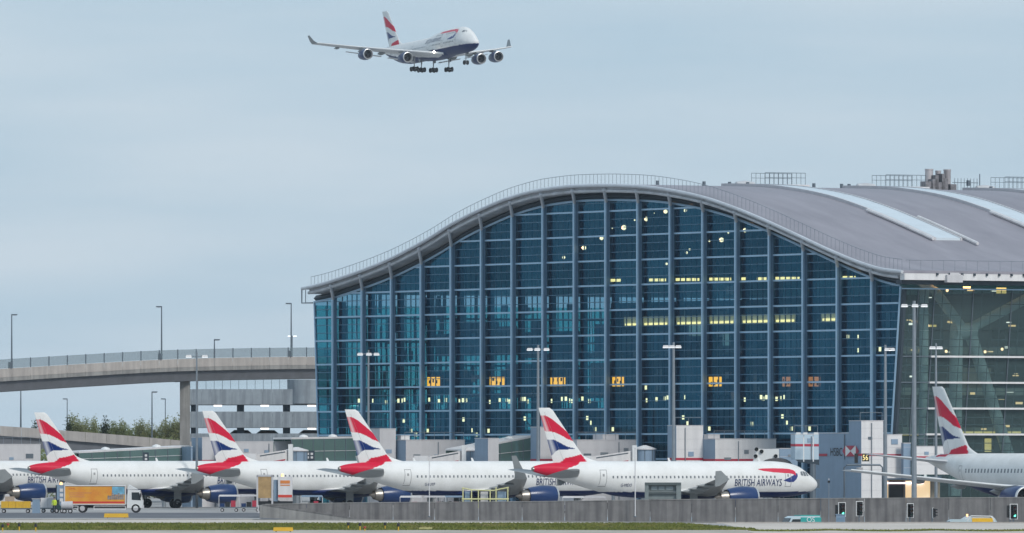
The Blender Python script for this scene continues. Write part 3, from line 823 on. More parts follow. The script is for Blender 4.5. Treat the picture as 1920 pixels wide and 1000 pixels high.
    def wings(self):
        sp = self.sp
        for sg in (-1, 1):
            wg = self.foil(sp['wing'], sg, 'wing', sp.get('wing_m', M_WING))
            if sp.get('wing_m'): MB().tube([(self.X(q[1] - .1), sg * q[0], q[3] + .1) for q in sp['wing']], [k_ * sp.get('slat', 1) for k_ in (.34, .32, .26, .2, .15)][:len(sp['wing'])], 8).build('slat', M_WHITE, wg, True)
            self.foil(sp['stab'], sg, 'tailplane', sp.get('wing_m', M_WING))
            y, s, c, z, _ = sp['wing'][-1]; kind = sp['tip']
            if kind == 'fence':
                MB().prism([(self.X(s - .1), sg * y - .03, z), (self.X(s + 1.0), sg * y - .03, z + .95), (self.X(s + 1.7), sg * y - .03, z + .9), (self.X(s + 1.75), sg * y - .03, z),
                            (self.X(s + 1.8), sg * y - .03, z - .8), (self.X(s + 1.2), sg * y - .03, z - .75)], (0, .06, 0)).build('wing_tip', M_WING, wg)
            elif kind == 'sharklet':
                self.foil([(y - .02, s, c, z, .8), (y + .45, s + .5, c * .85, z + .5, .7), (y + .8, s + 1.3, c * .6, z + 1.5, .7), (y + .95, s + 2.0, c * .35, z + 2.5, .6)], sg, 'wing_tip', M_WING).parent = wg
            elif kind == 'winglet':
                self.foil([(y - .02, s, c, z, .6), (y + .5, s + 1.6, c * .7, z + .9, .5), (y + 1.0, s + 3.4, c * .35, z + 2.5, .5)], sg, 'wing_tip', M_WING).parent = wg
            for y in sp['fairings']:
                i = 0
                while sp['wing'][i + 1][0] < y: i += 1
                a, b = sp['wing'][i], sp['wing'][i + 1]; t = (y - a[0]) / (b[0] - a[0]); s, c, z = [a[k] + (b[k] - a[k]) * t for k in (1, 2, 3)]
                mb = MB(); l = .55 * c + .8
                mb.lathe([(0, .02), (-.15 * l, .16 * c / 3 + .05), (-.5 * l, .2 * c / 3 + .05), (-l, .03)], (self.X(s + c * .55), sg * y, z - .03 * c - .12), 'x', 10); mb.build('flap_fairing', M_WING, wg, True)
            for fl in sp.get('flaps', []):
                self.foil(fl, sg, 'flap', sp.get('wing_m', M_WING)).parent = wg
    def openings(self):
        sp = self.sp
        for sd in (-1, 1):
            for (sa, sb, pitch, z, wd, ht) in sp['windows']:
                mb = MB(); s = sa
                while s < sb:
                    if not any(abs(s - d[0]) < d[2] / 2 + .3 for d in sp['doors']): self.patch(mb, ((s - wd / 2, z - ht / 2), (s + wd / 2, z - ht / 2), (s + wd / 2, z + ht / 2), (s - wd / 2, z + ht / 2)), sd, .012, 1)
                    s += pitch
                mb.build('cabin_windows', M_WIN, self.fus, kind='stuff')
            for (s, z0, w_, h_) in sp['doors']:
                mb = MB(); t = sp.get('seal', .07)
                for q in (((s - w_ / 2, z0), (s - w_ / 2 + t, z0), (s - w_ / 2 + t, z0 + h_), (s - w_ / 2, z0 + h_)), ((s + w_ / 2 - t, z0), (s + w_ / 2, z0), (s + w_ / 2, z0 + h_), (s + w_ / 2 - t, z0 + h_)),
                          ((s - w_ / 2, z0), (s + w_ / 2, z0), (s + w_ / 2, z0 + t), (s - w_ / 2, z0 + t)), ((s - w_ / 2, z0 + h_ - t), (s + w_ / 2, z0 + h_ - t), (s + w_ / 2, z0 + h_), (s - w_ / 2, z0 + h_))):
                    self.patch(mb, q, sd, .014, 6)
                self.patch(mb, ((s - .12, z0 + h_ * .6), (s + .12, z0 + h_ * .6), (s + .12, z0 + h_ * .75), (s - .12, z0 + h_ * .75)), sd, .016, 2)
                mb.build('door', M_SEAL, self.fus)
            for q in sp['cockpit']:
                mb = MB(); self.patch(mb, q, sd, .02, 3); mb.build('cockpit_window', M_WIN, self.fus)
            for pts, m in sp['ribbon']:
                mb = MB()
                for i in range(len(pts) - 1):
                    (s, a, b), (s2, a2, b2) = pts[i], pts[i + 1]; self.patch(mb, ((s, a), (s2, a2), (s2, b2), (s, b)), sd, .02, 3)
                mb.build('ribbon', m, self.fus)
        for txt, s, z, h, cond, m in sp['text']:
            self.lettering(txt, s, z, h, cond, m)
    def lettering(self, txt, s, z, h, cond, m, bold=0.0):
        vs, fs = text_verts(txt, h, cond, bold); me = MB().add([self.surf(s - u, z + v, -1, .05) for u, v in vs], fs)
        return me.build('lettering', m, self.fus)
    def engine(self, sg, y, z, s, ln, r, zw):
        c = (self.X(s), sg * y, z); pf = [(0, .93 * r), (-.04 * ln, r * .99), (-.22 * ln, r * 1.06), (-.45 * ln, r * 1.03), (-.72 * ln, r * .86), (-.80 * ln, r * .78), (-.80 * ln, r * .70), (-.5 * ln, r * .72)]
        e = MB().lathe(pf, c, 'x', 28).build('engine', M_NAVY, self.root, True)
        MB().lathe([(-.09 * ln, .74 * r), (-.02 * ln, .80 * r), (.02 * ln, .88 * r), (.015 * ln, .96 * r), (-.035 * ln, r * 1.0)], c, 'x', 28).build('inlet_lip', M_LIPM, e, True)
        MB().lathe([(-.09 * ln, .745 * r), (-.22 * ln, .74 * r), (-.20 * ln, .28 * r), (-.08 * ln, .02)], c, 'x', 24).build('fan', M_FAN, e, True)
        MB().lathe([(-.74 * ln, .66 * r), (-.88 * ln, .58 * r), (-1.0 * ln, .46 * r), (-.97 * ln, .40 * r), (-1.0 * ln, .3 * r), (-1.15 * ln, .04)], c, 'x', 20).build('exhaust_nozzle', M_EXH, e, True)
        x = self.X(s)
        MB().prism([(x - .2 * ln, sg * y - .14, z + r * .9), (x - .62 * ln, sg * y - .14, z + r * .8), (x - 1.25 * ln, sg * y - .14, zw - .12), (x - 1.3 * ln, sg * y - .14, zw + .1), (x - .75 * ln, sg * y - .14, zw + .18), (x - .35 * ln, sg * y - .14, z + r * 1.12)], (0, .28, 0)).build('pylon', M_WING, e)
    def gear(self, s, y, ztop, wr, axles, half, door):
        dz = self.sp.get('gdrop', 0)
        for sg in ((-1, 1) if y > 0 else (1,)):
            mb = MB(); x = self.X(s); mb.tube([(x, sg * y, ztop), (x, sg * y, wr)], [wr * .26, wr * .2], 8); mb.tube([(x + .9, sg * y, ztop - .1), (x, sg * y, wr + .6)], wr * .1, 6)
            if len(axles) > 1: mb.tube([(x + axles[0], sg * y, wr), (x + axles[-1], sg * y, wr)], wr * .18, 6)
            for a in axles: mb.tube([(x + a, sg * y - half, wr), (x + a, sg * y + half, wr)], wr * .16, 6)
            mb.v = [(a, b, c - dz if c < ztop - .2 else c) for a, b, c in mb.v]
            gg = mb.build('landing_gear', M_GEAR, self.root)
            for a in axles:
                for q in (-half, half):
                    MB().lathe([(-.2 * wr / .58, wr * .55), (-.2 * wr / .58, wr * .9), (-.12, wr), (.12, wr), (.2 * wr / .58, wr * .9), (.2 * wr / .58, wr * .55), (.1, wr * .5), (.1, .02)], (x + a, sg * y + q, wr - dz), 'y', 18).build('wheel', M_RUBBER, gg, True)
            if door: MB().bx(x - door, x + door, sg * (y + .55) - .03, sg * (y + .55) + .03, ztop - 1.5, ztop - .1).build('gear_door', M_WING, gg)

def a320_paint(s, z):
    d = 37.57 - s
    if d < ip(z, (2.5, 3.74, 4.27, 5.05, 5.41, 5.9), (1.0, 2.0, 2.77, 4.1, 5.3, 6.2)) and z < ip(d, (0, .44, 2.44, 4.5, 7), (5.3, 5.4, 5.62, 5.9, 5.9)): return RED
    if z < 2.36: return NAVY
    return WHT
A320 = dict(s0=17.7, ns=250, paint=a320_paint, fus=[(0, 3.12, 3.2, .03), (.06, 2.95, 3.36, .2), (.2, 2.75, 3.56, .4), (.6, 2.45, 3.9, .74), (1.3, 2.18, 4.34, 1.1), (1.9, 2.03, 4.78, 1.32), (2.6, 1.92, 5.18, 1.53), (3.6, 1.80, 5.50, 1.74), (4.8, 1.71, 5.70, 1.9), (6.4, 1.68, 5.80, 1.975), (9, 1.68, 5.80, 1.975),
    (23.5, 1.68, 5.80, 1.975), (26.5, 1.86, 5.80, 1.94), (29.5, 2.5, 5.79, 1.66), (33, 3.42, 5.72, 1.1), (35.8, 4.18, 5.55, .55), (37.2, 4.52, 5.32, .33), (37.57, 4.64, 5.2, .25)],
    fairing=(12.2, 23.5, 1.36, 2.9, 2.2), antennas=(7.5, 19.5),
    fin=(30.6, 35.0, 5.75, 35.25, 36.9, 11.76, 2.2),
    wing=[(1.2, 13.6, 7.6, 2.15, 1.1), (1.9, 14.0, 7.0, 2.2, 1.05), (6.4, 16.7, 4.5, 2.62, .95), (11.5, 19.5, 3.1, 3.15, .9), (16.9, 22.5, 1.7, 3.8, .85)], tip='fence', fairings=(6.9, 9.6, 12.6),
    stab=[(.5, 32.0, 4.4, 4.1, 1.1), (3.4, 33.6, 3.3, 4.5, 1.1), (6.2, 35.3, 1.9, 4.85, 1.0)], engines=[(5.75, 1.75, 12.1, 4.6, 1.17, 2.5)],
    windows=[(6.9, 29.0, .533, 4.02, .19, .27)], doors=[(5.05, 2.9, .85, 1.9), (29.4, 2.95, .85, 1.9)],
    cockpit=[((1.75, 4.12), (2.15, 4.12), (2.25, 4.62), (1.95, 4.55)), ((2.25, 4.12), (2.65, 4.12), (2.75, 4.66), (2.33, 4.64)), ((2.75, 4.14), (3.15, 4.2), (3.1, 4.6), (2.83, 4.66))],
    ribbon=[([(8.9, 4.86, 4.92), (8.3, 4.70, 4.98), (7.0, 4.55, 5.0), (5.6, 4.46, 4.98), (4.7, 4.42, 4.92), (4.15, 4.3, 4.78), (3.9, 4.15, 4.6)], M_REDT),
            ([(5.7, 3.60, 3.65), (4.9, 3.42, 3.95), (4.3, 3.45, 4.2), (3.9, 3.75, 4.45), (3.65, 4.1, 4.4)], M_BLUT)],
    text=[('BRITISH AIRWAYS', 12.2, 3.0, .80, .69, M_NAVYT)],
    gears=[(19.2, 3.8, 2.2, .57, (0,), .46, .5), (5.1, 0, 2.1, .38, (0,), .25, .5)])
HEAD = R(31)
def place(root, s0, L, px, D, z=0, head=HEAD):
    """put the tail end of a jet at a picture column and distance"""
    tail = Vector((GX(px, D), D, z)); h = Vector((math.cos(head), math.sin(head), 0)); root.location = tail + h * (L - s0); root.rotation_euler = (0, 0, head)
GRP = 'white narrow-body jets parked in a row at the gates'
j = Jet(A320, 'parked_airliner', 'white jet nearest the camera, whole airline name readable, nose at the grey gate block', GRP)
p4 = j.root
protos = {'p': j}
sets = [('mostly hidden white jet at the left picture edge, behind the yellow crate dolly', -291, 1222, None), ('white jet behind the yellow lorry, leftmost red white and blue fin', 55, 1177, None),
        ('white jet with its fin in front of the car park, second fin from left', 370, 1139, None), ('white jet with upswept wing tips, third fin from left', 637, 1108, 'sharklet')]
place(p4, 17.7, 37.57, 1000, 1070)
for lab, px, D, tip in sets:
    c = copy_tree(p4); c['label'] = lab; place(c, 17.7, 37.57, px, D)
    if tip:
        for wgo in [k for k in c.children if k.name.startswith('wing')]:
            sg = 1 if sum(v.co.y for v in wgo.data.vertices) > 0 else -1
            for t_ in [k for k in wgo.children if k.name.startswith('wing_tip')]:
                bpy.data.objects.remove(t_)
            y, s, cc, z, _ = A320['wing'][-1]
            sv = j.root; j.root = c
            o = j.foil([(y - .02, s, cc, z, .8), (y + .45, s + .5, cc * .85, z + .5, .7), (y + .8, s + 1.3, cc * .6, z + 1.5, .7), (y + .95, s + 2.0, cc * .4, z + 2.6, .6)], sg, 'wing_tip', M_WING); o.parent = wgo
            j.root = sv
        j.fus = [k for k in c.children if k.name.startswith('fuselage')][0]
        j.lettering('G-EUYP', 27.2, 2.95, .34, .8, M_NAVYT)
j.fus = [k for k in p4.children if k.name.startswith('fuselage')][0]
j.lettering('G-MIDO', 27.2, 2.95, .34, .8, M_NAVYT)

# wide-body coming in to land
def b747_paint(s, z):
    if z < 4.55 + max(0, (s - 50)) * .16 and s < 62: return NAVY
    return WHT
B747 = dict(egg=.24, wing_m=M_WINGP, gdrop=1.1, s0=33.0, ns=200, seal=.1, paint=b747_paint, fus=[(0, 4.9, 5.0, .05), (.15, 4.5, 5.4, .5), (.6, 3.95, 5.9, .95), (1.4, 3.4, 6.5, 1.45), (2.5, 2.98, 7.2, 1.9), (4, 2.66, 8.2, 2.4), (5.5, 2.5, 9.15, 2.75), (7.5, 2.42, 9.85, 3.05), (10, 2.4, 10.15, 3.2), (13, 2.35, 10.2, 3.25),
    (21, 2.35, 10.15, 3.25), (26, 2.35, 9.65, 3.25), (31, 2.35, 9.05, 3.25), (34, 2.35, 8.9, 3.25), (46, 2.35, 8.85, 3.25), (52, 2.9, 8.85, 3.1), (60, 5.0, 8.8, 2.2), (66, 6.9, 8.6, 1.1), (69.3, 7.8, 8.35, .4)],
    fairing=(16, 40, 1.9, 4.4, 3.7), antennas=(15, 30), fin=(54.5, 63.2, 8.7, 63.8, 67.9, 19.4, 2.5),
    wing=[(2.0, 19.0, 15.5, 3.0, 1.0), (3.3, 20.2, 14.3, 3.2, 1.0), (12, 27.8, 9.4, 4.5, .9), (21, 35.7, 6.6, 5.9, .85), (31, 44.4, 4.1, 7.7, .8)], tip='winglet', fairings=(7, 14, 19, 25),
    flaps=[[(4.2, 34.6, 3.2, 1.9, 1.2), (11.2, 36.8, 2.6, 3.2, 1.2)], [(13.6, 37.6, 2.2, 3.6, 1.2), (22.5, 42.4, 1.7, 5.2, 1.2)]],
    stab=[(1.0, 58.6, 9.2, 7.6, .9), (11, 66.6, 2.8, 9.0, .8)], engines=[(11.7, 2.15, 22.8, 6.0, 1.55, 4.3), (20.8, 3.6, 30.8, 6.0, 1.55, 5.8)],
    windows=[(8, 56, 1.02, 5.9, .5, .42), (9, 24, 1.02, 8.55, .5, .40)], doors=[(8.5, 4.9, 1.1, 1.95), (18, 4.9, 1.1, 1.95), (28, 4.9, 1.1, 1.95), (40, 4.9, 1.1, 1.95), (52, 4.9, 1.1, 1.95)],
    cockpit=[((4.6, 8.15), (5.4, 8.2), (5.5, 8.85), (5.0, 8.75)), ((5.5, 8.2), (6.3, 8.25), (6.3, 8.85), (5.6, 8.88))],
    ribbon=[([(22, 9.2, 9.25), (20, 8.95, 9.5), (15, 8.95, 9.65), (11, 8.95, 9.6), (9.2, 8.5, 9.4), (8.6, 8.0, 8.8)], M_REDT), ([(14, 6.75, 6.85), (11.5, 6.65, 7.4), (9.6, 6.9, 8.2), (8.8, 7.5, 8.7)], M_BLUT)],
    text=[('BRITISH AIRWAYS', 30.5, 6.75, 1.2, .85, M_NAVYT)],
    gears=[(32.5, 5.5, 3.4, .72, (-.85, .85), .6, .6), (35.5, 1.9, 3.2, .72, (-.85, .85), .6, .6), (7.8, 0, 3.4, .68, (0,), .5, .8)])
j7 = Jet(B747, 'landing_airliner', 'four-engined white and navy jumbo jet flying in with its wheels down', None)
h7 = Vector((0.41, -0.912, 0)).normalized()
D7 = 2800
j7.root.location = P(808, 128, D7); j7.root.rotation_euler = (0, -R(2.5), math.atan2(h7.y, h7.x))
for (yy, ss, zz) in ((4.6, 20.2, 3.6),):
    for sg in (-1, 1):
        MB().lathe([(-.3, .05), (-.2, .3), (.1, .34), (.3, .05)], (j7.X(ss), sg * yy, zz), 'x', 10).build('landing_light', emis('landing_light', (1, .95, .8), 6 if sg < 0 else 2), j7.root, True)

# twin jet at the right edge
def b767_paint(s, z):
    if z < 3.3 + max(0, (s - 38)) * .05 and s < 46: return NAVY
    d = 54.9 - s
    if z > 6.55 and 3.2 < d < 6.2 and z > 7.0: return RED
    return WHT
B767 = dict(slat=.45, wing_m=M_WINGP, s0=27.5, ns=180, paint=b767_paint, fus=[(0, 3.9, 4.0, .05), (.2, 3.4, 4.6, .5), (.8, 2.9, 5.2, 1.0), (2, 2.4, 6.1, 1.6), (3.5, 2.15, 6.95, 2.1), (5.5, 2.02, 7.3, 2.4), (7.5, 2.0, 7.42, 2.5), (36, 2.0, 7.42, 2.5), (41, 2.7, 7.42, 2.35), (47, 4.3, 7.38, 1.6), (52, 5.6, 7.25, .8), (54.9, 6.4, 7.0, .3)],
    fairing=(17, 33, 1.6, 3.6, 2.8), antennas=(20,), fin=(43.6, 50.6, 7.3, 50.8, 53.6, 15.85, 2.5),
    wing=[(1.8, 18.2, 9.8, 2.7, 1.0), (2.6, 18.8, 9.2, 2.75, 1.0), (8, 22.2, 6.2, 3.35, .9), (23.6, 32.6, 2.3, 5.3, .85)], tip='none', fairings=(5.5, 10.5, 15),
    stab=[(.6, 46.6, 5.6, 6.3, .9), (9.3, 52.6, 1.8, 7.3, .8)], engines=[(7.9, 2.0, 17.0, 5.6, 1.35, 3.2)],
    windows=[(7.5, 41.5, .82, 5.25, .34, .5)], doors=[(6.3, 3.9, 1.05, 1.9), (25, 4.2, .9, 1.5), (42.8, 4.0, 1.0, 1.9)],
    cockpit=[((1.6, 4.9), (2.4, 4.9), (2.6, 5.7), (2.0, 5.6))], ribbon=[], text=[],
    gears=[(28, 4.6, 3.2, .58, (-.7, .7), .5, 0), (6, 0, 2.8, .5, (0,), .35, 0)])
j5 = Jet(B767, 'taxiing_airliner', 'white twin-engine jet cut off by the right picture edge, wing pointing left', None)
j5.root.scale = (.9, .9, .9)
h5 = Vector((0.46, -0.89, 0)).normalized()
t5 = Vector((GX(1748, 1090), 1090, 0)); j5.root.location = t5 + h5 * (54.9 - 1.3 - 27.5) * .9; j5.root.rotation_euler = (0, 0, math.atan2(h5.y, h5.x))

# ------------------------------------------------------------------ flyover at the left
def mesh_mat(name, col, a):
    m = bpy.data.materials.new(name); m.use_nodes = True; t = m.node_tree; t.nodes.clear()
    o = t.nodes.new('ShaderNodeOutputMaterial'); tr = t.nodes.new('ShaderNodeBsdfTransparent'); d = t.nodes.new('ShaderNodeBsdfDiffuse'); d.inputs[0].default_value = (*col, 1)
    ms = t.nodes.new('ShaderNodeMixShader'); ms.inputs[0].default_value = a; t.links.new(tr.outputs[0], ms.inputs[1]); t.links.new(d.outputs[0], ms.inputs[2]); t.links.new(ms.outputs[0], o.inputs[0]); return m
M_MESHF = mesh_mat('wire_mesh', (0.22, 0.28, 0.31), 0.42)
def fy_D(px): return 1262 + (px + 120) * 0.074
fy_y = pchip([-160, 0, 165, 330, 484, 590, 700], [701, 692, 682, 673.5, 670, 669, 669])
def fyp(px, dy=0, back=0):
    p = P(px, fy_y(px), fy_D(px)); return Vector((p.x, p.y + back, p.z + dy))
FO = P(345, 860, fy_D(345)); FO.z = 0
FLY = thing('flyover', 'upper curved concrete flyover with mesh fence running behind the fins', 'bridge', FO)
pxs = [-150 + 34.5 * i for i in range(24)]
for i in range(len(pxs) - 1):
    a, b = pxs[i] + .25, pxs[i + 1] - .25
    pa, pb = fyp(a) - FO, fyp(b) - FO
    MB().prism([pa, pb, pb - Vector((0, 0, 1.15)), pa - Vector((0, 0, 1.15))], (0, .3, 0)).build('parapet_panel', M_CONCP, FLY)
    q = Vector((0, -.06, -1.17)); MB().prism([pa + q, pb + q, pb + q - Vector((0, 0, .5)), pa + q - Vector((0, 0, .5))], (0, .5, 0)).build('edge_beam', M_CONC, FLY)
    MB().box(pa + Vector((0, .1, .64)), (.15, .12, 1.3)).build('fence_post', M_POLED, FLY)
    MB().prism([pa + Vector((.05, .12, .04)), pb + Vector((-.05, .12, .04)), pb + Vector((-.05, .12, 1.25)), pa + Vector((.05, .12, 1.25))], (0, .02, 0)).build('fence_panel', M_MESHF, FLY)
mb = MB(); vs = []; fs = []
for i, px in enumerate(pxs):
    p = fyp(px) - FO
    vs += [p + Vector(v) for v in ((0, .3, -1.0), (0, 11, -1.0), (0, 11, -1.6), (0, 9, -3.0), (0, 1.3, -3.0), (0, .45, -1.66))]
for i in range(len(pxs) - 1):
    for k in range(6): fs.append((6 * i + k, 6 * i + (k + 1) % 6, 6 * i + 6 + (k + 1) % 6, 6 * i + 6 + k))
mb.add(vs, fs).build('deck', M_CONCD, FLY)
MB().prism([fyp(pxs[0], 0, 10.9) - FO, fyp(pxs[-1], 0, 10.9) - FO, fyp(pxs[-1], -1, 10.9) - FO, fyp(pxs[0], -1, 10.9) - FO], (0, .3, 0)).build('far_parapet', M_CONCP, FLY)
zp = fyp(346).z - 2.95
mb = MB(); mb.prism([(-.66, 3, 0), (.66, 3, 0), (.66, 5.2, 0), (-.66, 5.2, 0)], (0, 0, zp)); mb.build('pier', M_CONC, FLY)
MB().tube([(-.5, 2.9, zp - .1), (-1.3, 2.5, zp - .15), (-1.6, 2.4, zp + .1)], .07, 6).build('drain_pipe', M_POLE, FLY)
PX2 = GX(-80, 1262) - FO.x; MB().prism([(PX2 - .66, -28, 0), (PX2 + .66, -28, 0), (PX2 + .66, -26, 0), (PX2 - .66, -26, 0)], (0, 0, fyp(-80).z - 2.9)).build('pier', M_CONC, FLY)
for px in (22, 303, 546, 672):
    p = fyp(px) - FO; MB().box(p + Vector((-.25, -.1, .35)), (.45, .12, .95)).build('cabinet', M_POLED, FLY) if px < 600 else None

RO = P(150, 860, 1338); RO.z = 0
RMP = thing('lower_ramp', 'lower concrete ramp sloping down to the right below the trees', 'bridge', RO)
ry = pchip([-120, 0, 140, 345, 420], [793, 799, 809, 827, 836])
pxs2 = [-120 + 40 * i for i in range(13)]
for i in range(12):
    a, b = P(pxs2[i] + .3, ry(pxs2[i]), 1338) - RO, P(pxs2[i + 1] - .3, ry(pxs2[i + 1]), 1338) - RO
    MB().prism([a, b, b - Vector((0, 0, 1.35)), a - Vector((0, 0, 1.35))], (0, .3, 0)).build('parapet_panel', M_CONCP, RMP)
a, b = P(-120, ry(-120), 1338) - RO, P(360, ry(360), 1338) - RO
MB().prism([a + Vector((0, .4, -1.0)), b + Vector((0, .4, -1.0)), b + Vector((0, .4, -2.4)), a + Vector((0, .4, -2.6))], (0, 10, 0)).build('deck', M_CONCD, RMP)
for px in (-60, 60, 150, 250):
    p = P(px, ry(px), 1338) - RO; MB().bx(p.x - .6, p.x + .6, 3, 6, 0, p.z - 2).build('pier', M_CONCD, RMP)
for px in (22, 135, 345):
    p = P(px, ry(px), 1338) - RO; MB().lathe([(0, .55), (.25, .5), (.4, .15)], (p.x, 2.5, p.z - 3.4), 'z', 10).build('deck_lamp', emis('deck_lamp', (1, .98, .9), 1.2), RMP)

# ------------------------------------------------------------------ car park
CO = P(465, 860, 1348); CO.z = 0
CP = thing('car_park', 'open multi-storey car park of grey concrete bands beside the terminal', 'building', CO)
def cz(y): return GZ(y, 1348)
x0, x1 = GX(340, 1348) - CO.x, GX(720, 1348) - CO.x
nP = 20
for (ya, yb) in ((730, 759), (772, 802), (813, 834)):
    for i in range(nP):
        a = x0 + (x1 - x0) * i / nP + .012; b = x0 + (x1 - x0) * (i + 1) / nP - .012
        MB().bx(a, b, random.uniform(-.015, .015), .25, cz(yb), cz(ya)).build('band_panel', M_CPARK, CP)
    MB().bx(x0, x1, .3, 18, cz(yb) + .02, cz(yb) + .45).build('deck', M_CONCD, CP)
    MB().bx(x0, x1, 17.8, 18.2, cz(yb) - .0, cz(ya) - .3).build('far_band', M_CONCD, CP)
for i in range(8):
    x = x0 + 1.8 + i * 6.6 / 1.0 * .98
    if x < x1: MB().bx(x - .5, x + .5, 1.0, 1.9, 0, cz(757) + .1).build('column', M_DSTEEL, CP)
for y_ in (761, 804):
    for px in (408, 496, 584, 665):
        p = P(px, y_, 1348) - CO; MB().box((p.x, 1.2, cz(y_)), (1.15, .3, .2)).build('ceiling_light', emis('deck_tube', (1, .93, .88), 1.5), CP)
for i in range(14):
    x = x0 + i * 1.15
    MB().bx(x + .03, x + 1.12, .5, .54, cz(730), cz(710)).build('screen_panel', M_SCREEN if 'M_SCREEN' in globals() else glass('screen_glass', (.92, .95, .96), (.8, .85, .88), .02), CP)
    MB().bx(x - .03, x + .03, .45, .58, cz(730), cz(709)).build('screen_post', M_POLED, CP)
p = P(578, 730, 1348) - CO
MB().lathe([(cz(757), 3.0), (cz(712), 3.0), (cz(712), .1)], (p.x, 2.0, 0), 'z', 28).build('stair_drum', M_CPARK, CP, True)
cars = [(430, 0), (470, 1), (525, 2), (560, 0), (455, 3), (505, 1), (585, 2)]
mcs = [mat('car_grey', (.22, .24, .26), .3, .3), mat('car_teal', (.05, .16, .19), .3, .3), mat('car_white', (.6, .6, .6), .3), mat('car_black', (.03, .03, .04), .3)]
for i, (px, c) in enumerate(cars):
    lv = 1 if i < 4 else 2; zf = cz((757, 800, 832)[lv]) + .45; x = GX(px, 1348) - CO.x
    t = thing('parked_car', ['grey car roof above the middle car park band, left', 'teal car roof above the middle car park band', 'white car roof above the middle car park band', 'grey car roof above the middle car park band beside the terminal glass',
              'black car roof above the lowest car park band', 'teal car roof above the lowest car park band', 'white car roof above the lowest car park band by the terminal'][i], 'car', CO + Vector((x, 5, zf)), 0, 'cars on the car park decks')
    MB().prism([(-2.1, -.85, .3), (2.1, -.85, .3), (2.15, -.85, .75), (1.2, -.85, .95), (.6, -.85, 1.45), (-1.3, -.85, 1.48), (-2.0, -.85, .95), (-2.15, -.85, .8)], (0, 1.7, 0)).build('body', mcs[c], t)
    MB().prism([(1.0, -.87, .98), (.5, -.87, 1.38), (-1.2, -.87, 1.4), (-1.75, -.87, .98)], (0, 1.74, 0)).build('side_window', M_BLACK, t)
    for xx in (-1.3, 1.3): MB().lathe([(-.87, .31), (.87, .31), (.87, .02)], (xx, 0, .31), 'y', 12).build('wheel', M_RUBBER, t)

# ------------------------------------------------------------------ trees beyond the ramp
def leaf_mat(name, a, b):
    m = ground_mat(name, a, b, 0.9); t = m.node_tree; p = t.nodes['Principled BSDF']; o = t.nodes['Material Output']
    tr = t.nodes.new('ShaderNodeBsdfTranslucent'); ms = t.nodes.new('ShaderNodeMixShader'); ms.inputs[0].default_value = .55
    t.links.new(p.inputs['Base Color'].links[0].from_socket, tr.inputs[0]); t.links.new(p.outputs[0], ms.inputs[1]); t.links.new(tr.outputs[0], ms.inputs[2]); t.links.new(ms.outputs[0], o.inputs[0])
    return m
LM = [leaf_mat('foliage_olive', (.20, .22, .10), (.35, .35, .18)), leaf_mat('foliage_green', (.17, .20, .09), (.30, .32, .15)), leaf_mat('foliage_dark', (.03, .045, .022), (.07, .085, .04))]
M_BARK = mat('bark', (.10, .085, .07), .9, var=.3, scale=3)
def tree_meshes(seed, H, slim):
    r = random.Random(seed); mb = MB(); tips = []
    mb.tube([(0, 0, 0), (r.uniform(-.1, .1), 0, H * .5), (r.uniform(-.2, .2), 0, H * .97)], [.16, .10, .02], 6)
    for i in range(26):
        z = H * r.uniform(.22, .92); a = r.uniform(0, 6.28); l = slim * (1.15 - z / H) * r.uniform(.7, 1.3) * H * .28
        tip = (math.cos(a) * l, math.sin(a) * l, z + l * r.uniform(.7, 1.3)); mb.tube([(0, 0, z), (tip[0] * .5, tip[1] * .5, z + (tip[2] - z) * .4), tip], [.05, .035, .01], 4, False); tips.append(((0, 0, z), tip))
    tm = mb.mesh('trunk', M_BARK); lv = []; lf = []
    for (b, t) in tips + [((0, 0, H * .6), (0, 0, H))] * 4:
        for i in range(60):
            k = r.uniform(.25, 1.1); c = [b[q] + (t[q] - b[q]) * k + r.gauss(0, .26) for q in range(3)]; s = r.uniform(.07, .17)
            u = Vector((r.gauss(0, 1), r.gauss(0, 1), r.gauss(0, 1))).normalized(); v = u.cross(Vector((r.gauss(0, 1), r.gauss(0, 1), r.gauss(0, 1)))).normalized(); n = len(lv); c = Vector(c)
            lv += [c - u * s, c + v * s * .6, c + u * s, c - v * s * .6]; lf.append((n, n + 1, n + 2, n + 3))
    me = bpy.data.meshes.new('crown'); me.from_pydata(lv, [], lf); return tm, me
protoT = [tree_meshes(s, h, sl) for s, h, sl in ((1, 12.0, .9), (2, 11.2, 1.15), (3, 12.6, .75), (4, 10.4, 1.3))]
for q, (tm, me) in enumerate(protoT): me.materials.append(LM[q % 2])
rt = random.Random(5)
k = 0
for row, (D, n, a, b) in enumerate(((1470, 20, 130, 338), (1520, 19, 125, 342), (1575, 17, 130, 347))):
    for i in range(n):
        px = a + (b - a) * (i + rt.uniform(.2, .8)) / n; v = rt.randrange(4)
        t = thing('young_tree', 'slim young olive-green tree in the belt of trees beyond the lower ramp', 'tree', (GX(px, D), D, 0), rt.uniform(0, 6.28), 'belt of young trees behind the lower ramp', rt.uniform(.86, 1.0))
        link('trunk', protoT[v][0], t); link('crown', protoT[v][1], t); k += 1
for px, D, sc in ((66, 1470, 1.0), (128, 1440, 1.02), (197, 1440, 1.03)):
    m = tree_meshes(40 + px, 11.6, .45); m[1].materials.append(LM[2])
    t = thing('conifer', {66: 'dark narrow tree peeping out left of the leftmost fin', 128: 'dark narrow tree standing just right of the leftmost fin', 197: 'dark narrow spire of a tree in the middle of the belt'}[px], 'tree', (GX(px, D), D, 0), 0, None, sc)
    link('trunk', m[0], t); link('crown', m[1], t)
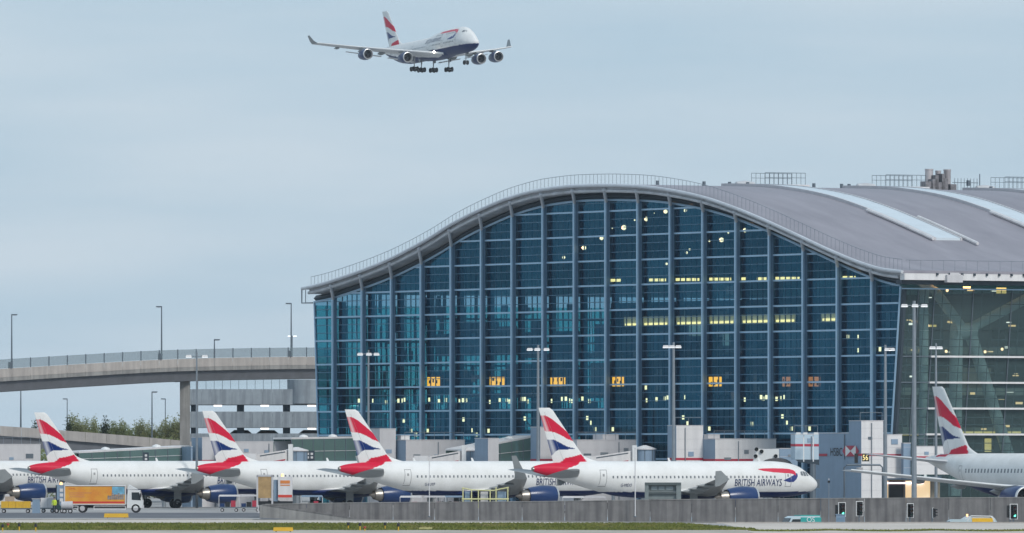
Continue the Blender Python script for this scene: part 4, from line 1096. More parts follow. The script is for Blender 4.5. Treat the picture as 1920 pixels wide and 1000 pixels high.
# broad shrub layer that closes the belt
mb = MB(); sv = []; sf = []
for i in range(13000):
    px = rt.uniform(60, 348); D = rt.uniform(1440, 1600); z = rt.random() ** .7 * 9.3; c = Vector((GX(px, D), D, z)); s = rt.uniform(.12, .3); u = Vector((rt.gauss(0, 1), rt.gauss(0, 1), rt.gauss(0, 1))).normalized(); v = u.orthogonal().normalized(); n = len(sv)
    sv += [c - u * s, c + v * s * .7, c + u * s, c - v * s * .7]; sf.append((n, n + 1, n + 2, n + 3))
me = bpy.data.meshes.new('undergrowth'); me.from_pydata(sv, [], sf); me.materials.append(LM[1]); o = link('undergrowth', me); o['kind'] = 'stuff'; o['label'] = 'dense undergrowth filling the tree belt behind the lower ramp'; o['category'] = 'shrubs'

# ------------------------------------------------------------------ lamp posts and floodlight masts
def road_lamp(px, ytop, D, zb, label, side=-1, hi=False, group='road lamp posts at the left'):
    zt = GZ(ytop, D); t = thing('lamp_post', label, 'street lamp', (GX(px, D), D, zb), 0, group)
    h = zt - zb; MB().tube([(0, 0, 0), (0, 0, h * .5), (0, 0, h)], [.13, .10, .07], 8).build('pole', M_POLED, t)
    MB().box((side * .35, 0, h - .02), (.8, .28, .16)).build('lamp_head', M_POLED, t)
    MB().box((side * .35, 0, h - .12), (.6, .22, .04)).build('lens', M_PANELW, t)
    return t
road_lamp(22, 590, fy_D(22) + .6, fyp(22).z - 1.0, 'slim lamp post on the flyover nearest the left picture edge', 1)
road_lamp(303, 575, fy_D(303) + .6, fyp(303).z - 1.0, 'tall lamp post on the flyover, midway between the picture edge and terminal')
road_lamp(546, 569, fy_D(546) + .6, fyp(546).z - 1.0, 'tall lamp post on the flyover close to the terminal')
road_lamp(402, 637, fy_D(402) + 10, fyp(402).z - 1.2, 'short lamp post on the far side of the flyover above the car park', 1)
road_lamp(285, 735, 1345, GZ(830, 1345), 'lamp post on the lower ramp under the flyover, left of the pier', 1)
road_lamp(310, 748, 1620, 0, 'faint distant lamp post between the ramp lamp and the pier', -1)
road_lamp(126, 748, 1640, 0, 'faint distant lamp post above the leftmost fin', -1)
road_lamp(39, 728, 1345, GZ(802, 1345), 'lamp post on the lower ramp reaching the flyover underside', 1)
tl = thing('twin_lamp_post', 'small twin-headed lit lamp in front of the flyover lamp by the terminal', 'street lamp', (GX(548, 1335), 1335, GZ(700, 1335)))
MB().tube([(0, 0, 0), (0, 0, 5.2)], .07, 6).build('pole', M_POLED, tl)
for sg in (-1, 1): MB().box((sg * .38, 0, 5.15), (.5, .25, .13)).build('lamp_head', M_LAMP, tl)

def mast(px, ytop, D, label, heads, r=.16, white=True, base=0):
    zt = GZ(ytop, D); t = thing('floodlight_mast', label, 'floodlight', (GX(px, D), D, base), 0, 'apron floodlight masts'); h = zt - base
    MB().tube([(0, 0, 0), (0, 0, h * .6), (0, 0, h + .5)], [r * 1.3, r, r * .7], 10).build('pole', M_POLE, t, True)
    MB().tube([(heads[0] - .2, 0, h), (heads[-1] + .2, 0, h)], .06, 6).build('crossbar', M_POLE, t)
    for x in heads:
        q = MB(); q.prism([(x - .38, -.35, h - .12), (x + .38, -.35, h - .12), (x + .28, -.25, h + .14), (x - .28, -.25, h + .14)], (0, .7, 0)); hd = q.build('lamp_head', M_PANELW, t)
        MB().prism([(x - .34, -.30, h - .17), (x + .34, -.30, h - .17), (x + .34, .30, h - .17), (x - .34, .30, h - .17)], (0, 0, .04)).build('lens', M_LAMP, hd)
    return t
mast(369, 668, 1185, 'twin-headed lit mast rising in front of the flyover and car park', (-1.0, 1.0), .14)
mast(691, 664, 1195, 'triple-headed mast in front of the left end of the glass front', (-1.05, .05, 1.0))
mast(1009, 655, 1150, 'triple-headed mast beside the fourth fin tip', (-1.0, -.1, 1.0), .2)
mast(1263, 650, 1115, 'triple-headed mast in front of the white gate tower', (-.9, -.2, .55), .2)
mast(1660, 655, 1105, 'half-hidden mast at the right corner of the glass front', (.25, .75), .2)
mast(1714, 573, 1040, 'tallest mast, in front of the long side of the terminal', (-1.05, .1, 1.1), .24)
mast(1755, 652, 1098, 'mast standing directly behind the rightmost fin', (-.4, .4), .15)

# ------------------------------------------------------------------ gate buildings and boarding bridges
def cbox(a, b, c, yt, yb, D, zb=None):
    """box square to the terminal: left face shows from column a to b, right face from b to c"""
    s = F / D; l1 = (b - a) / (.515 * s); l2 = (c - b) / (.857 * s); K = Vector((GX(b, D), D, 0)); zt = GZ(yt, D); z0 = GZ(yb, D) if zb is None else zb
    p = [K, K + BV * l2, K + BV * l2 - D1 * l1, K - D1 * l1]
    return MB().prism([Vector((q.x, q.y, z0)) for q in p], (0, 0, zt - z0)), K, l1, l2, zt, z0
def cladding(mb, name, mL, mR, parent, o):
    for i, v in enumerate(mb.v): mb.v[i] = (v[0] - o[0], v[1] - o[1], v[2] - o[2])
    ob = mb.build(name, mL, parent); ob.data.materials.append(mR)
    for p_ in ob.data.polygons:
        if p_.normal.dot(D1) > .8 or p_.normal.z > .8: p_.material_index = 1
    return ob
rgb_ = random.Random(13)
def gate_block(name, label, cat, parts, D, group=None):
    """parts: (part name, a, b, c, ytop, ybot or None, left material, right material, stripe rows)"""
    b0 = parts[0]; root = thing(name, label, cat, (GX(b0[2], D), D, 0), 0, group); O = root.location
    for i, (pn, a, b, c, yt, yb, mL, mR, st) in enumerate(parts):
        dd = D - i * .35
        if pn == 'roof_unit':
            h_ = parts[i - 1] if c > parts[i - 1][2] else parts[i - 2]; dd = D + (b - h_[2]) / (.857 * F / D) * .515 + 1.6
        mb, K, l1, l2, zt, z0 = cbox(a, b, c, yt, yb if yb else 860, dd, None if yb else 0)
        w_ = cladding(mb, pn, mL, mR, root, O)
        # horizontal cladding joints on the right face, capping
        cap = MB()
        q0 = K - O + D1 * .03 - BV * .03
        cap.prism([q0 + Vector((0, 0, zt + .01)), q0 + BV * (l2 + .06) + Vector((0, 0, zt + .01)), q0 + BV * (l2 + .06) - D1 * (l1 + .06) + Vector((0, 0, zt + .01)), q0 - D1 * (l1 + .06) + Vector((0, 0, zt + .01))], (0, 0, .09))
        cap.build('coping', M_PANEL, w_)
        jn = MB(); z = z0 + 1.2
        while z < zt - .3:
            q = K - O + D1 * .004; jn.prism([q + Vector((0, 0, z)), q + BV * l2 + Vector((0, 0, z)), q + BV * l2 + Vector((0, 0, z + .035)), q + Vector((0, 0, z + .035))], D1 * .01); z += 1.2
        if jn.v: jn.build('cladding_joint', M_PANEL, w_)
        nv_ = int(l2 / 2.2) if pn != 'roof_unit' else 0
        for k_ in range(nv_):
            q = K - O + D1 * .012 + BV * (l2 * (k_ + .35 + .3 * rgb_.random()) / nv_) + Vector((0, 0, z0 + (zt - z0) * rgb_.uniform(.62, .9))); a_, b_ = rgb_.uniform(.25, .55), rgb_.uniform(.12, .3)
            MB().prism([q - BV * a_ - Vector((0, 0, b_)), q + BV * a_ - Vector((0, 0, b_)), q + BV * a_ + Vector((0, 0, b_)), q - BV * a_ + Vector((0, 0, b_))], D1 * .05).build('vent', rgb_.choice([M_POLED, M_PANELB, M_POLE]), w_)
        if pn != 'roof_unit' and l2 > 3:
            q = K - O + D1 * .08 + BV * (l2 * rgb_.uniform(.2, .8)); MB().tube([q + Vector((0, 0, z0)), q + Vector((0, 0, zt - .2))], .06, 5).build('downpipe', M_POLE, w_)
            hr = MB(); nn = max(2, int(l2 / 1.3)); tp = [K - O - D1 * .25 + BV * (l2 * t_ / nn) + Vector((0, 0, zt + .1)) for t_ in range(nn + 1)]
            for p_ in tp: hr.tube([p_, p_ + Vector((0, 0, .9))], .03, 4)
            hr.tube([tp[0] + Vector((0, 0, .9)), tp[-1] + Vector((0, 0, .9))], .03, 4); hr.build('roof_handrail', M_POLE, w_)
        for sy in st:
            zs = GZ(sy, dd); q = K - O
            MB().prism([q + D1 * .02 - BV * .02 + Vector((0, 0, zs - .14)), q + D1 * .02 + BV * l2 + Vector((0, 0, zs - .14)), q + D1 * .02 + BV * l2 + Vector((0, 0, zs + .14)), q + D1 * .02 - BV * .02 + Vector((0, 0, zs + .14))], -D1 * .015).build('stripe', M_REDS, w_)
            MB().prism([q - BV * .025 + Vector((0, 0, zs - .14)), q - BV * .025 - D1 * l1 + Vector((0, 0, zs - .14)), q - BV * .025 - D1 * l1 + Vector((0, 0, zs + .14)), q - BV * .025 + Vector((0, 0, zs + .14))], BV * .02).build('stripe', M_REDS, w_)
    return root
GB = 'gate blocks in front of the terminal'
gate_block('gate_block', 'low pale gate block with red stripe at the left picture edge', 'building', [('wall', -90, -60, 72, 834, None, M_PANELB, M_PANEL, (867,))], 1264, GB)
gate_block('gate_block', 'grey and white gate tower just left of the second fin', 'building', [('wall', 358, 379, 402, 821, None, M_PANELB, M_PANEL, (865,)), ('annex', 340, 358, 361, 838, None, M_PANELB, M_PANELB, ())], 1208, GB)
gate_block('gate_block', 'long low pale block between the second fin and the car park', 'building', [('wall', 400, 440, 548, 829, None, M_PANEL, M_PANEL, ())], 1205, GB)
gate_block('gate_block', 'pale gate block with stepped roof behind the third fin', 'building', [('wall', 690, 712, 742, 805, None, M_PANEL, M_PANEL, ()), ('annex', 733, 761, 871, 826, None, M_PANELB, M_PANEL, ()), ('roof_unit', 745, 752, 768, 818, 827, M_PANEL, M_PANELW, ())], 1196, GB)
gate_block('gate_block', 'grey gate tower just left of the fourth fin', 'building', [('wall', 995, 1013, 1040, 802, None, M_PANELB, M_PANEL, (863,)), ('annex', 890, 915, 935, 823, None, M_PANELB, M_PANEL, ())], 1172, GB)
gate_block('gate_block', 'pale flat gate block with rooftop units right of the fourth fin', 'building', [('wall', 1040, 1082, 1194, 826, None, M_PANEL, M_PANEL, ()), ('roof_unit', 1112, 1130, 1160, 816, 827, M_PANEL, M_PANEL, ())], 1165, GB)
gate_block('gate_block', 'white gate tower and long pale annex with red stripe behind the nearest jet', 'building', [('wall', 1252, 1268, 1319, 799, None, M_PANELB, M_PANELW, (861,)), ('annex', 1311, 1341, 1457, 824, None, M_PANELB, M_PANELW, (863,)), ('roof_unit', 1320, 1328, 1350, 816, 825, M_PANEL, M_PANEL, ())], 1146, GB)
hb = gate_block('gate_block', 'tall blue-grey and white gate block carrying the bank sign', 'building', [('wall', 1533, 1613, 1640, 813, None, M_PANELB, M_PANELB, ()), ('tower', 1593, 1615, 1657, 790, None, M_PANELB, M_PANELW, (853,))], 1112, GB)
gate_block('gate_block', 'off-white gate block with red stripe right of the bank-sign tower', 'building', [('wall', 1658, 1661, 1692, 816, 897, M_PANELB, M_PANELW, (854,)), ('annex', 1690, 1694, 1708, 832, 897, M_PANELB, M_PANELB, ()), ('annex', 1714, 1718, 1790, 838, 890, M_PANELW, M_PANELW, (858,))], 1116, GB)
# sign on the left face of the tall block
HO = hb.location; Kx = Vector((GX(1613, 1112), 1112, 0)); Kt = Vector((GX(1615, 1111.65), 1111.65, 0))
def on_left(K, px, py, out_=.06):
    """point on the left face (plane through K, normal -BV) seen at a picture position"""
    k = (px - 960) / F; A = K - BV * out_; t = (k * A.y - A.x) / (D1.x - k * D1.y); D = A.y + t * D1.y
    return A + D1 * t + Vector((0, 0, EYE + (HOR - py) * D / F))
def face_text(K, txt, px, py, h, cond, m, name, parent, out_=.06, dirv=None):
    o = on_left(K, px, py, out_) - HO; vs, fs = text_verts(txt, h, cond)
    return MB().add([o + D1 * u + Vector((0, 0, v)) for u, v in vs], fs).build(name, m, parent)
wallp = hb.children[0]
face_text(Kx, 'HSBC', 1557, 855, .95, .80, M_BLACK, 'lettering', wallp)
c0 = on_left(Kt, 1595, 846, .07) - HO
def hexq(pts, m, nm, out_):
    MB().prism([c0 + D1 * a + Vector((0, 0, b)) - BV * out_ for a, b in pts], -BV * .02).build(nm, m, wallp)
hexq([(-1.1, -.62), (1.1, -.62), (1.1, .62), (-1.1, .62)], M_WHITE, 'emblem_plate', .0)
for sg in (-1, 1):
    hexq([(sg * 1.1, -.62), (sg * 1.75, 0), (sg * 1.1, .62)], M_REDS, 'emblem_red', .0)
    hexq([(-.98, sg * .62), (.98, sg * .62), (0, sg * .04)], M_REDS, 'emblem_red', .03)
MB().prism([on_left(Kx, 1534, 851) - HO, on_left(Kx, 1551, 851) - HO, on_left(Kx, 1551, 855.5) - HO, on_left(Kx, 1534, 855.5) - HO], -BV * .02).build('stripe', M_REDS, wallp)
MB().prism([on_left(Kx, 1583, 815) - HO, on_left(Kx, 1584, 815) - HO, on_left(Kx, 1584, 862) - HO, on_left(Kx, 1583, 862) - HO], -BV * .05).build('joint', M_POLED, wallp)
# gate number sign
gs = thing('gate_sign', 'yellow gate number on a small black board beside the bank-sign tower', 'sign', P(1623, 858, 1105))
MB().box((0, 0, 0), (.82, .12, .92)).build('board', M_BLACK, gs)
vs, fs = text_verts('56', .62, .75); MB().add([(u - .33, -.08, v - .31) for u, v in vs], fs).build('digits', emis('digit_yellow', (1, .72, .02), .75), gs)
# flat lit hall below the blocks
LH = thing('lit_ground_hall', 'glowing ground-floor hall with golden windows below the gate blocks', 'building', (GX(1680, 1120), 1120, 0), -R(0))
MB().bx(-4.2, 5.2, 2.0, 2.3, .2, 3.6).build('back_wall', mat('hall_back', (.42, .34, .22), .6, var=.35, scale=.8, stretch=(2, 1, .3)), LH)
MB().bx(-4.3, 5.3, -.6, 3, 3.62, 4.0).build('canopy', M_PANELB, LH)
for i, (a, b, e) in enumerate(((-4.1, -2.4, 0), (-2.0, -.9, 1), (-.8, .9, 2), (1.1, 2.0, 1), (2.2, 4.0, 1), (4.1, 5.1, 0))):
    MB().bx(a, b, .02, .08, 1.4, 3.5).build('hall_window', [mat('hall_dim', (.3, .26, .2), .5, var=.3), emis('hall_gold', (.9, .58, .2), .55), M_BLACK][e], LH)
MB().bx(-2.2, 3.2, -.25, -.1, 3.15, 3.32).build('tube_light', emis('tube_pink', (1, .75, .8), 2.2), LH)
for x in (-2.2, -.85, 1.0, 2.1, 4.05): MB().bx(x - .06, x + .06, -.1, .2, .2, 3.6).build('post', M_POLED, LH)

def rotunda(px, ytop, ybot, D, r, label):
    t = thing('bridge_rotunda', label, 'boarding bridge', (GX(px, D), D, 0), 0, 'boarding bridge rotundas'); zt, zb = GZ(ytop, D), GZ(ybot, D)
    MB().lathe([(zb, r), (zt, r)], (0, 0, 0), 'z', 24).build('drum', M_PANELB, t, True)
    MB().lathe([(zt - .02, r * 1.12), (zt + .12, r * 1.12), (zt + .5, .2)], (0, 0, 0), 'z', 24).build('roof', M_PANELW, t, True)
    MB().tube([(0, 0, 0), (0, 0, zb)], .5, 10).build('leg', M_POLE, t)
    for k in range(8):
        a = k * .785; MB().box((math.cos(a) * (r + .01), math.sin(a) * (r + .01), (zb + zt) / 2), (.07, .07, zt - zb), a).build('rib', M_POLED, t)
    return t
def tunnel(pxa, pxb, ya, yb, hpx, D, label):
    """sloping white boarding tunnel with a red stripe"""
    A, Bp = P(pxa, ya, D), P(pxb, yb, D + 6); h = hpx * D / F
    t = thing('boarding_bridge', label, 'boarding bridge', (A.x, A.y, 0), 0, 'white boarding bridges'); o = t.location
    A = A - o; Bp = Bp - o; d = Vector((0, 0, -h))
    MB().prism([A, Bp, Bp + d, A + d], (0, 2.6, 0)).build('tunnel', M_PANELW, t)
    f = (Bp - A)
    for k, (z0, z1, m, nm) in enumerate(((.12, .22, M_POLED, 'slot'), (.78, .9, M_REDS, 'stripe'))):
        a, b = A + f * (.15 if k == 0 else .3) + d * z0, A + f * .9 + d * z0; e = d * (z1 - z0)
        MB().prism([a + Vector((0, -.03, 0)), b + Vector((0, -.03, 0)), b + e + Vector((0, -.03, 0)), a + e + Vector((0, -.03, 0))], (0, .02, 0)).build(nm, m, t)
    mb = MB(); mb.box(Bp + Vector((.25, .9, -h * .3)), (.55, 2.9, h * 1.5)); mb.build('end_frame', M_WHITE, t)
    mb = MB(); mb.box(A + Vector((-.7, 1.2, -h * .45)), (1.7, 3.0, h * 1.1)); mb.build('cab', M_PANELW, t)
    MB().tube([A + f * .55 + d + Vector((0, 1.3, 0)), (A.x + f.x * .55, A.y + f.y * .55 + 1.3, .5)], .22, 8).build('support_leg', M_POLE, t)
    for x in (-.5, .5): MB().lathe([(-.2, .45), (.2, .45), (.2, .05)], (A.x + f.x * .55 + x, A.y + f.y * .55 + 1.3, .45), 'y', 12).build('wheel', M_RUBBER, t)
    return t
tunnel(478, 541, 853, 843, 22, 1190, 'white boarding bridge right of the second fin')
tunnel(800, 866, 857, 845, 22, 1170, 'white boarding bridge right of the third fin')
tunnel(1106, 1186, 857, 845, 22, 1140, 'white boarding bridge right of the fourth fin')
rotunda(556, 846, 872, 1200, 1.35, 'grey bridge drum between the second and third fins')
rotunda(882, 846, 872, 1178, 1.35, 'grey bridge drum under the inclined glass corridor')
rotunda(1209, 843, 872, 1150, 1.25, 'round grey bridge drum standing alone right of the fourth fin')

M_CGL = glass('corridor_glass', (.45, .62, .58), (.45, .62, .60), .10, .05, body=(.20, .31, .29), bodyf=.6)
def corridor(pxa, pxb, ta, tb, ba, bb, Da, Db, label, n, sign=None):
    A, Bp, A2, B2 = P(pxa, ta, Da), P(pxb, tb, Db), P(pxa, ba, Da), P(pxb, bb, Db); t = thing('glass_corridor', label, 'walkway', (A.x, A.y, 0), 0, 'glass corridors to the gates'); o = t.location
    A, Bp, A2, B2 = A - o, Bp - o, A2 - o, B2 - o; nrm = Vector((-(Bp - A).y, (Bp - A).x, 0)).normalized() * 3.0
    up = Vector((0, 0, .22))
    MB().prism([A, Bp, Bp + up, A + up], nrm).build('roof', M_PANELW, t)
    MB().prism([A2 - nrm * .03, B2 - nrm * .03, B2 + up * 1.2 - nrm * .03, A2 + up * 1.2 - nrm * .03], nrm * 1.06).build('floor', M_PANEL, t)
    for i in range(n):
        k0, k1 = i / n, (i + 1) / n
        q = [A2 + (B2 - A2) * (k0 + .01 / n * 2) + up * 1.25, A2 + (B2 - A2) * (k1 - .02 / n) + up * 1.25, A + (Bp - A) * (k1 - .02 / n), A + (Bp - A) * (k0 + .02 / n)]
        MB().prism(q, nrm * .012).build('pane', M_CGL, t)
        MB().prism([v + nrm * .97 for v in q], nrm * .012).build('pane', M_CGL, t)
        MB().tube([A2 + (B2 - A2) * k0 - nrm * .01, A + (Bp - A) * k0 - nrm * .01], .06, 5).build('mullion', M_POLED, t)
        if i % 3 == 1:
            c = A2 + (B2 - A2) * (k0 + .5 / n); MB().tube([c + Vector((0, 0, 0)) + nrm * .5, Vector((c.x + nrm.x * .5, c.y + nrm.y * .5, 0))], .25, 8).build('leg', M_POLE, t)
    mid0, mid1 = A2 + (A - A2) * .5, B2 + (Bp - B2) * .5
    MB().tube([mid0 - nrm * .012, mid1 - nrm * .012], .035, 4).build('handrail', M_PANELW, t)
    for k in (.3, .75): 
        c = A + (Bp - A) * k + nrm * .4 + up; MB().lathe([(0, .6), (.2, .5), (.34, .1)], c, 'z', 12).build('roof_dome', M_WHITE, t, True)
    if sign:
        px, py = sign; k = (px - pxa) / (pxb - pxa); D = Da + (Db - Da) * k; c = P(px, py, D - .3) - o
        s_ = MB().box(c, (1.2, .12, 1.25)).build('gate_board', M_DSTEEL, t)
        q = MB()
        for dx, dz in ((-.25, .25), (.25, .25), (-.25, -.2), (.25, -.2)): q.box(c + Vector((dx, -.08, dz)), (.3, .03, .28))
        q.build('board_marks', M_PANELW, s_)
    return t
corridor(148, 361, 850, 839, 872, 868, 1190, 1212, 'long glass corridor right of the leftmost fin', 9, (270, 858))
corridor(546, 668, 824, 822, 870, 868, 1206, 1216, 'tall glass corridor left of the third fin', 6, (581, 855))
corridor(872, 1002, 845, 820, 870, 868, 1180, 1192, 'glass corridor climbing to the right left of the fourth fin', 6, (912, 854))

# end cabs of bridges
cb = thing('bridge_cab', 'small white bridge cab with black lamps above the nearest jet', 'boarding bridge', (GX(1436, 1122), 1122, 0))
z0, z1 = GZ(870, 1122), GZ(842, 1122)
MB().prism([(-1.6, 0, z0), (1.55, 0, z0), (1.55, 0, z1), (-1.0, 0, z1), (-1.3, 0, z0 + .7)], (0, 3, 0)).build('cab', M_WHITE, cb)
MB().tube([(0, 1.5, 0), (0, 1.5, z0)], .3, 8).build('leg', M_POLE, cb)
for x, z in ((-1.1, z1 - .05), (-1.2, z1 - .85), (1.15, z1 - .85), (-.5, z1 - .3)): MB().lathe([(-.12, .2), (.06, .24), (.06, .02)], (x, -.1, z), 'y', 10).build('lamp', M_BLACK, cb)
h = thing('bridge_hood', 'dark rounded canopy hood pressed against the nearest jet near its nose', 'boarding bridge', (GX(1452, 1108), 1108, 0))
mb = MB(); vs = []; fs = []
for i in range(11):
    a = math.pi * i / 10; vs += [(1.75 * math.cos(a), 0, GZ(875, 1108) + .95 * math.sin(a)), (1.75 * math.cos(a) + .5, 3.4, GZ(875, 1108) + 1.0 * math.sin(a))]
for i in range(10): fs.append((2 * i, 2 * i + 1, 2 * i + 3, 2 * i + 2))
fs.append(tuple(range(0, 22, 2))); mb.add(vs, fs).build('bellows', mat('hood_fabric', (.09, .085, .09), .8, var=.2), h)
MB().tube([(.3, 2, 0), (.3, 2, GZ(874, 1108))], .3, 8).build('leg', M_POLE, h)
lk = gate_block('bridge_link', 'low grey link behind the dark hood, left of the pale blue cab', 'boarding bridge', [('wall', 1452, 1462, 1496, 842, 876, M_PANELB, M_PANELB, ())], 1130)
bc = gate_block('glazed_bridge_cab', 'pale blue bridge cab with broken red stripe beside the bank-sign block', 'boarding bridge', [('wall', 1483, 1491, 1536, 815, 862, mat('pale_blue_panel', (.45, .56, .64), .4, var=.05), MATS['pale_blue_panel'], (835,))], 1108)
KO = bc.location
for px in (1506, 1524): MB().prism([P(px, 816, 1106) - KO, P(px + 2, 816, 1106) - KO, P(px + 2, 866, 1106) - KO, P(px, 866, 1106) - KO], (0, .12, 0)).build('post', M_WHITE, bc)
MB().prism([P(1492, 862, 1107) - KO, P(1536, 862, 1107) - KO, P(1536, 872, 1107) - KO, P(1500, 867, 1107) - KO], (0, 3, 0)).build('underframe', M_DSTEEL, bc)
mb = MB(); q = P(1524, 870, 1107) - KO; mb.tube([q, (q.x, q.y, 0)], .35, 8); mb.box((q.x, q.y, 3.2), (1.6, .8, 1.0)); mb.build('leg', M_POLED, bc)
for px in (1497, 1510, 1530): q = P(px, 813, 1106) - KO; MB().box(q, (.5, .5, .25)).build('roof_lamp', M_WHITE, bc)

# ------------------------------------------------------------------ retaining wall of the sunken road
ROADZ = -2.2
RW = thing('retaining_wall', 'long grey concrete retaining wall in front of the parked jets', 'wall', (TX0, WALLY, 0))
wy = pchip([480, 660, 1000, 1300, 1600, 2100], [947, 944, 941.5, 937.5, 935.5, 933])
px = 497.0; i = 0
rw = random.Random(8)
while px < 2060:
    wd = rw.choice([78, 80, 82]); a, b = GX(px, WALLY) - TX0, GX(px + wd, WALLY) - TX0
    za, zb = GZ(wy(px), WALLY), GZ(wy(px + wd), WALLY); dy = rw.uniform(-.02, .02)
    MB().prism([(a + .02, dy, -3.4), (b - .02, dy, -3.4), (b - .02, dy, zb), (a + .02, dy, za)], (0, .3, 0)).build('wall_panel', M_WALLC, RW)
    MB().prism([(a, -.05, za + .003), (b - .015, -.05, zb + .003), (b - .015, -.05, zb + .09), (a, -.05, za + .09)], (0, .4, 0)).build('coping', M_CONC, RW)
    px += wd; i += 1
RW2 = thing('ramp_wall', 'wedge-shaped concrete wall falling to the right at the start of the sunken road', 'wall', (TX0, 990, 0))
x2 = GX(662, 990) - TX0
MB().prism([(0, 0, -1.5), (x2, 0, -1.5), (x2, 0, GZ(973, 990)), (.02, 0, GZ(947.5, 990))], (0, .3, 0)).build('wall_panel', M_CONC, RW2)
MB().prism([(x2, -.04, GZ(973, 990)), (0, -.04, GZ(947.5, 990)), (0, -.04, GZ(947.5, 990) + .12), (x2, -.04, GZ(973, 990) + .12)], (0, .4, 0)).build('coping', M_WALLC, RW2)
MB().bx(-.3, 0, 0, 12, -.5, GZ(947.5, 990)).build('end_panel', M_CONC, RW2)

# ------------------------------------------------------------------ traffic signals, thin poles
def signal(px, yt, yb, D, rz, label, lit=None, front=True):
    zc = (GZ(yt, D) + GZ(yb, D)) / 2 - ROADZ; hh = (GZ(yt, D) - GZ(yb, D)); t = thing('traffic_light', label, 'traffic light', (GX(px, D), D, ROADZ), rz, 'traffic lights on the sunken road')
    MB().tube([(0, .12, 0), (0, .12, zc + hh * .4)], .06, 8).build('pole', M_POLED, t)
    if front: MB().box((0, .03, zc), (hh * .56, .04, hh)).build('border', M_WHITE, t)
    MB().box((0, 0, zc), (hh * .46, .05, hh * .92)).build('backboard', M_BLACK, t)
    hd = MB().box((0, -.12, zc), (.3, .2, hh * .8)).build('head', M_BLACK, t)
    for k, c in enumerate(('red', 'amber', 'green')):
        z = zc + hh * (.26 - .26 * k)
        m = emis('signal_green', (.1, 1, .6), 2.2) if (lit == c) else mat('lens_' + c, {'red': (.09, .012, .012), 'amber': (.09, .04, .01), 'green': (.01, .06, .04)}[c], .3, var=0)
        MB().lathe([(0, .12), (-.03, .09), (-.04, .01)], (0, -.221, z), 'y', 12).build('lens', m, hd)
        vs = []; fs = []
        for q in range(7):
            an = math.pi * q / 6; vs += [(.13 * math.cos(an), -.22, z + .13 * math.sin(an)), (.13 * math.cos(an), -.42, z + .13 * math.sin(an) - .02)]
        for q in range(6): fs.append((2 * q, 2 * q + 1, 2 * q + 3, 2 * q + 2))
        MB().add(vs, fs).build('visor', M_BLACK, hd)
    return t
signal(1579, 942, 969, 962, R(20), 'traffic light showing green at the left end of the signal row', 'green')
signal(1571, 946, 970, 964, R(200), 'black back of a signal turned away beside the leftmost green light', None, False)
signal(1612, 940, 968, 962, R(30), 'unlit traffic light with white border right of the leftmost green light')
signal(1707, 944, 971, 960, R(30), 'unlit traffic light with white border below the tall mast')
signal(1750, 952, 972, 956, R(80), 'small dark signal seen edge-on above the van with yellow panel')
signal(1901, 945, 974, 955, R(22), 'traffic light showing green at the right picture edge', 'green')
signal(1893, 947, 972, 957, R(200), 'black back of a signal turned away beside the rightmost green light', None, False)
cbx = thing('signal_cabinet', 'dark blue-grey cabinet at the foot of the leftmost traffic light', 'cabinet', (GX(1576, 958), 958, ROADZ))
mb = MB(); mb.box((0, 0, 1.35), (.9, .5, 2.7)); mb.box((0, 0, 2.72), (1.0, .6, .08)); mb.build('body', M_PANELB, cbx)
MB().box((0, -.26, 1.3), (.7, .02, 2.2)).build('door', M_STEEL, cbx)
def pole(px, yt, D, label, r=.055, zb=0, m=None):
    t = thing('thin_pole', label, 'pole', (GX(px, D), D, zb)); h = GZ(yt, D) - zb
    MB().tube([(0, 0, 0), (0, 0, h)], [r, r * .8], 8).build('pole', m or M_POLE, t); MB().lathe([(0, r * 3), (.08, r * 3), (.1, r)], (0, 0, 0), 'z', 10).build('foot', M_POLED, t); MB().lathe([(h, r * 1.5), (h + .12, r * 1.2), (h + .14, .01)], (0, 0, 0), 'z', 8).build('cap', M_PANEL, t); return t
pole(805, 857, 1001, 'thin pale pole in front of the jet with upswept tips', .05, 0, M_PANELW)
pole(1191, 842, 1001, 'thin pale pole in front of the nearest jet, right of its rear door', .06, 0, M_PANELW)
t = pole(1554, 900, 985, 'thin camera pole in front of the bank-sign block', .04, ROADZ); hh = GZ(900, 985) - ROADZ
MB().box((0, -.15, hh - .2), (.25, .4, .2)).build('camera', M_BLACK, t)
t = thing('swan_neck_pole', 'bent grey pole with a dish lamp in front of the bank-sign block', 'pole', (GX(1583, 1090), 1090, 0)); hh = GZ(872, 1090)
L_ = GX(1655, 1090) - GX(1583, 1090)
MB().tube([(0, 0, 0), (0, 0, hh - .3), (.3, 0, hh), (L_ - .3, 0, hh), (L_, 0, hh - .3), (L_, 0, 0)], .11, 8).build('pole', M_POLED, t, True)
MB().lathe([(-.25, .15), (0, .32), (.25, .4), (.28, .02)], (1.75, 0, hh - .55), 'z', 12).build('lamp', M_PANEL, t, True)
MB().box((1.35, 0, hh + .75), (.35, .3, 1.1), .2).build('camera', M_BLACK, t)

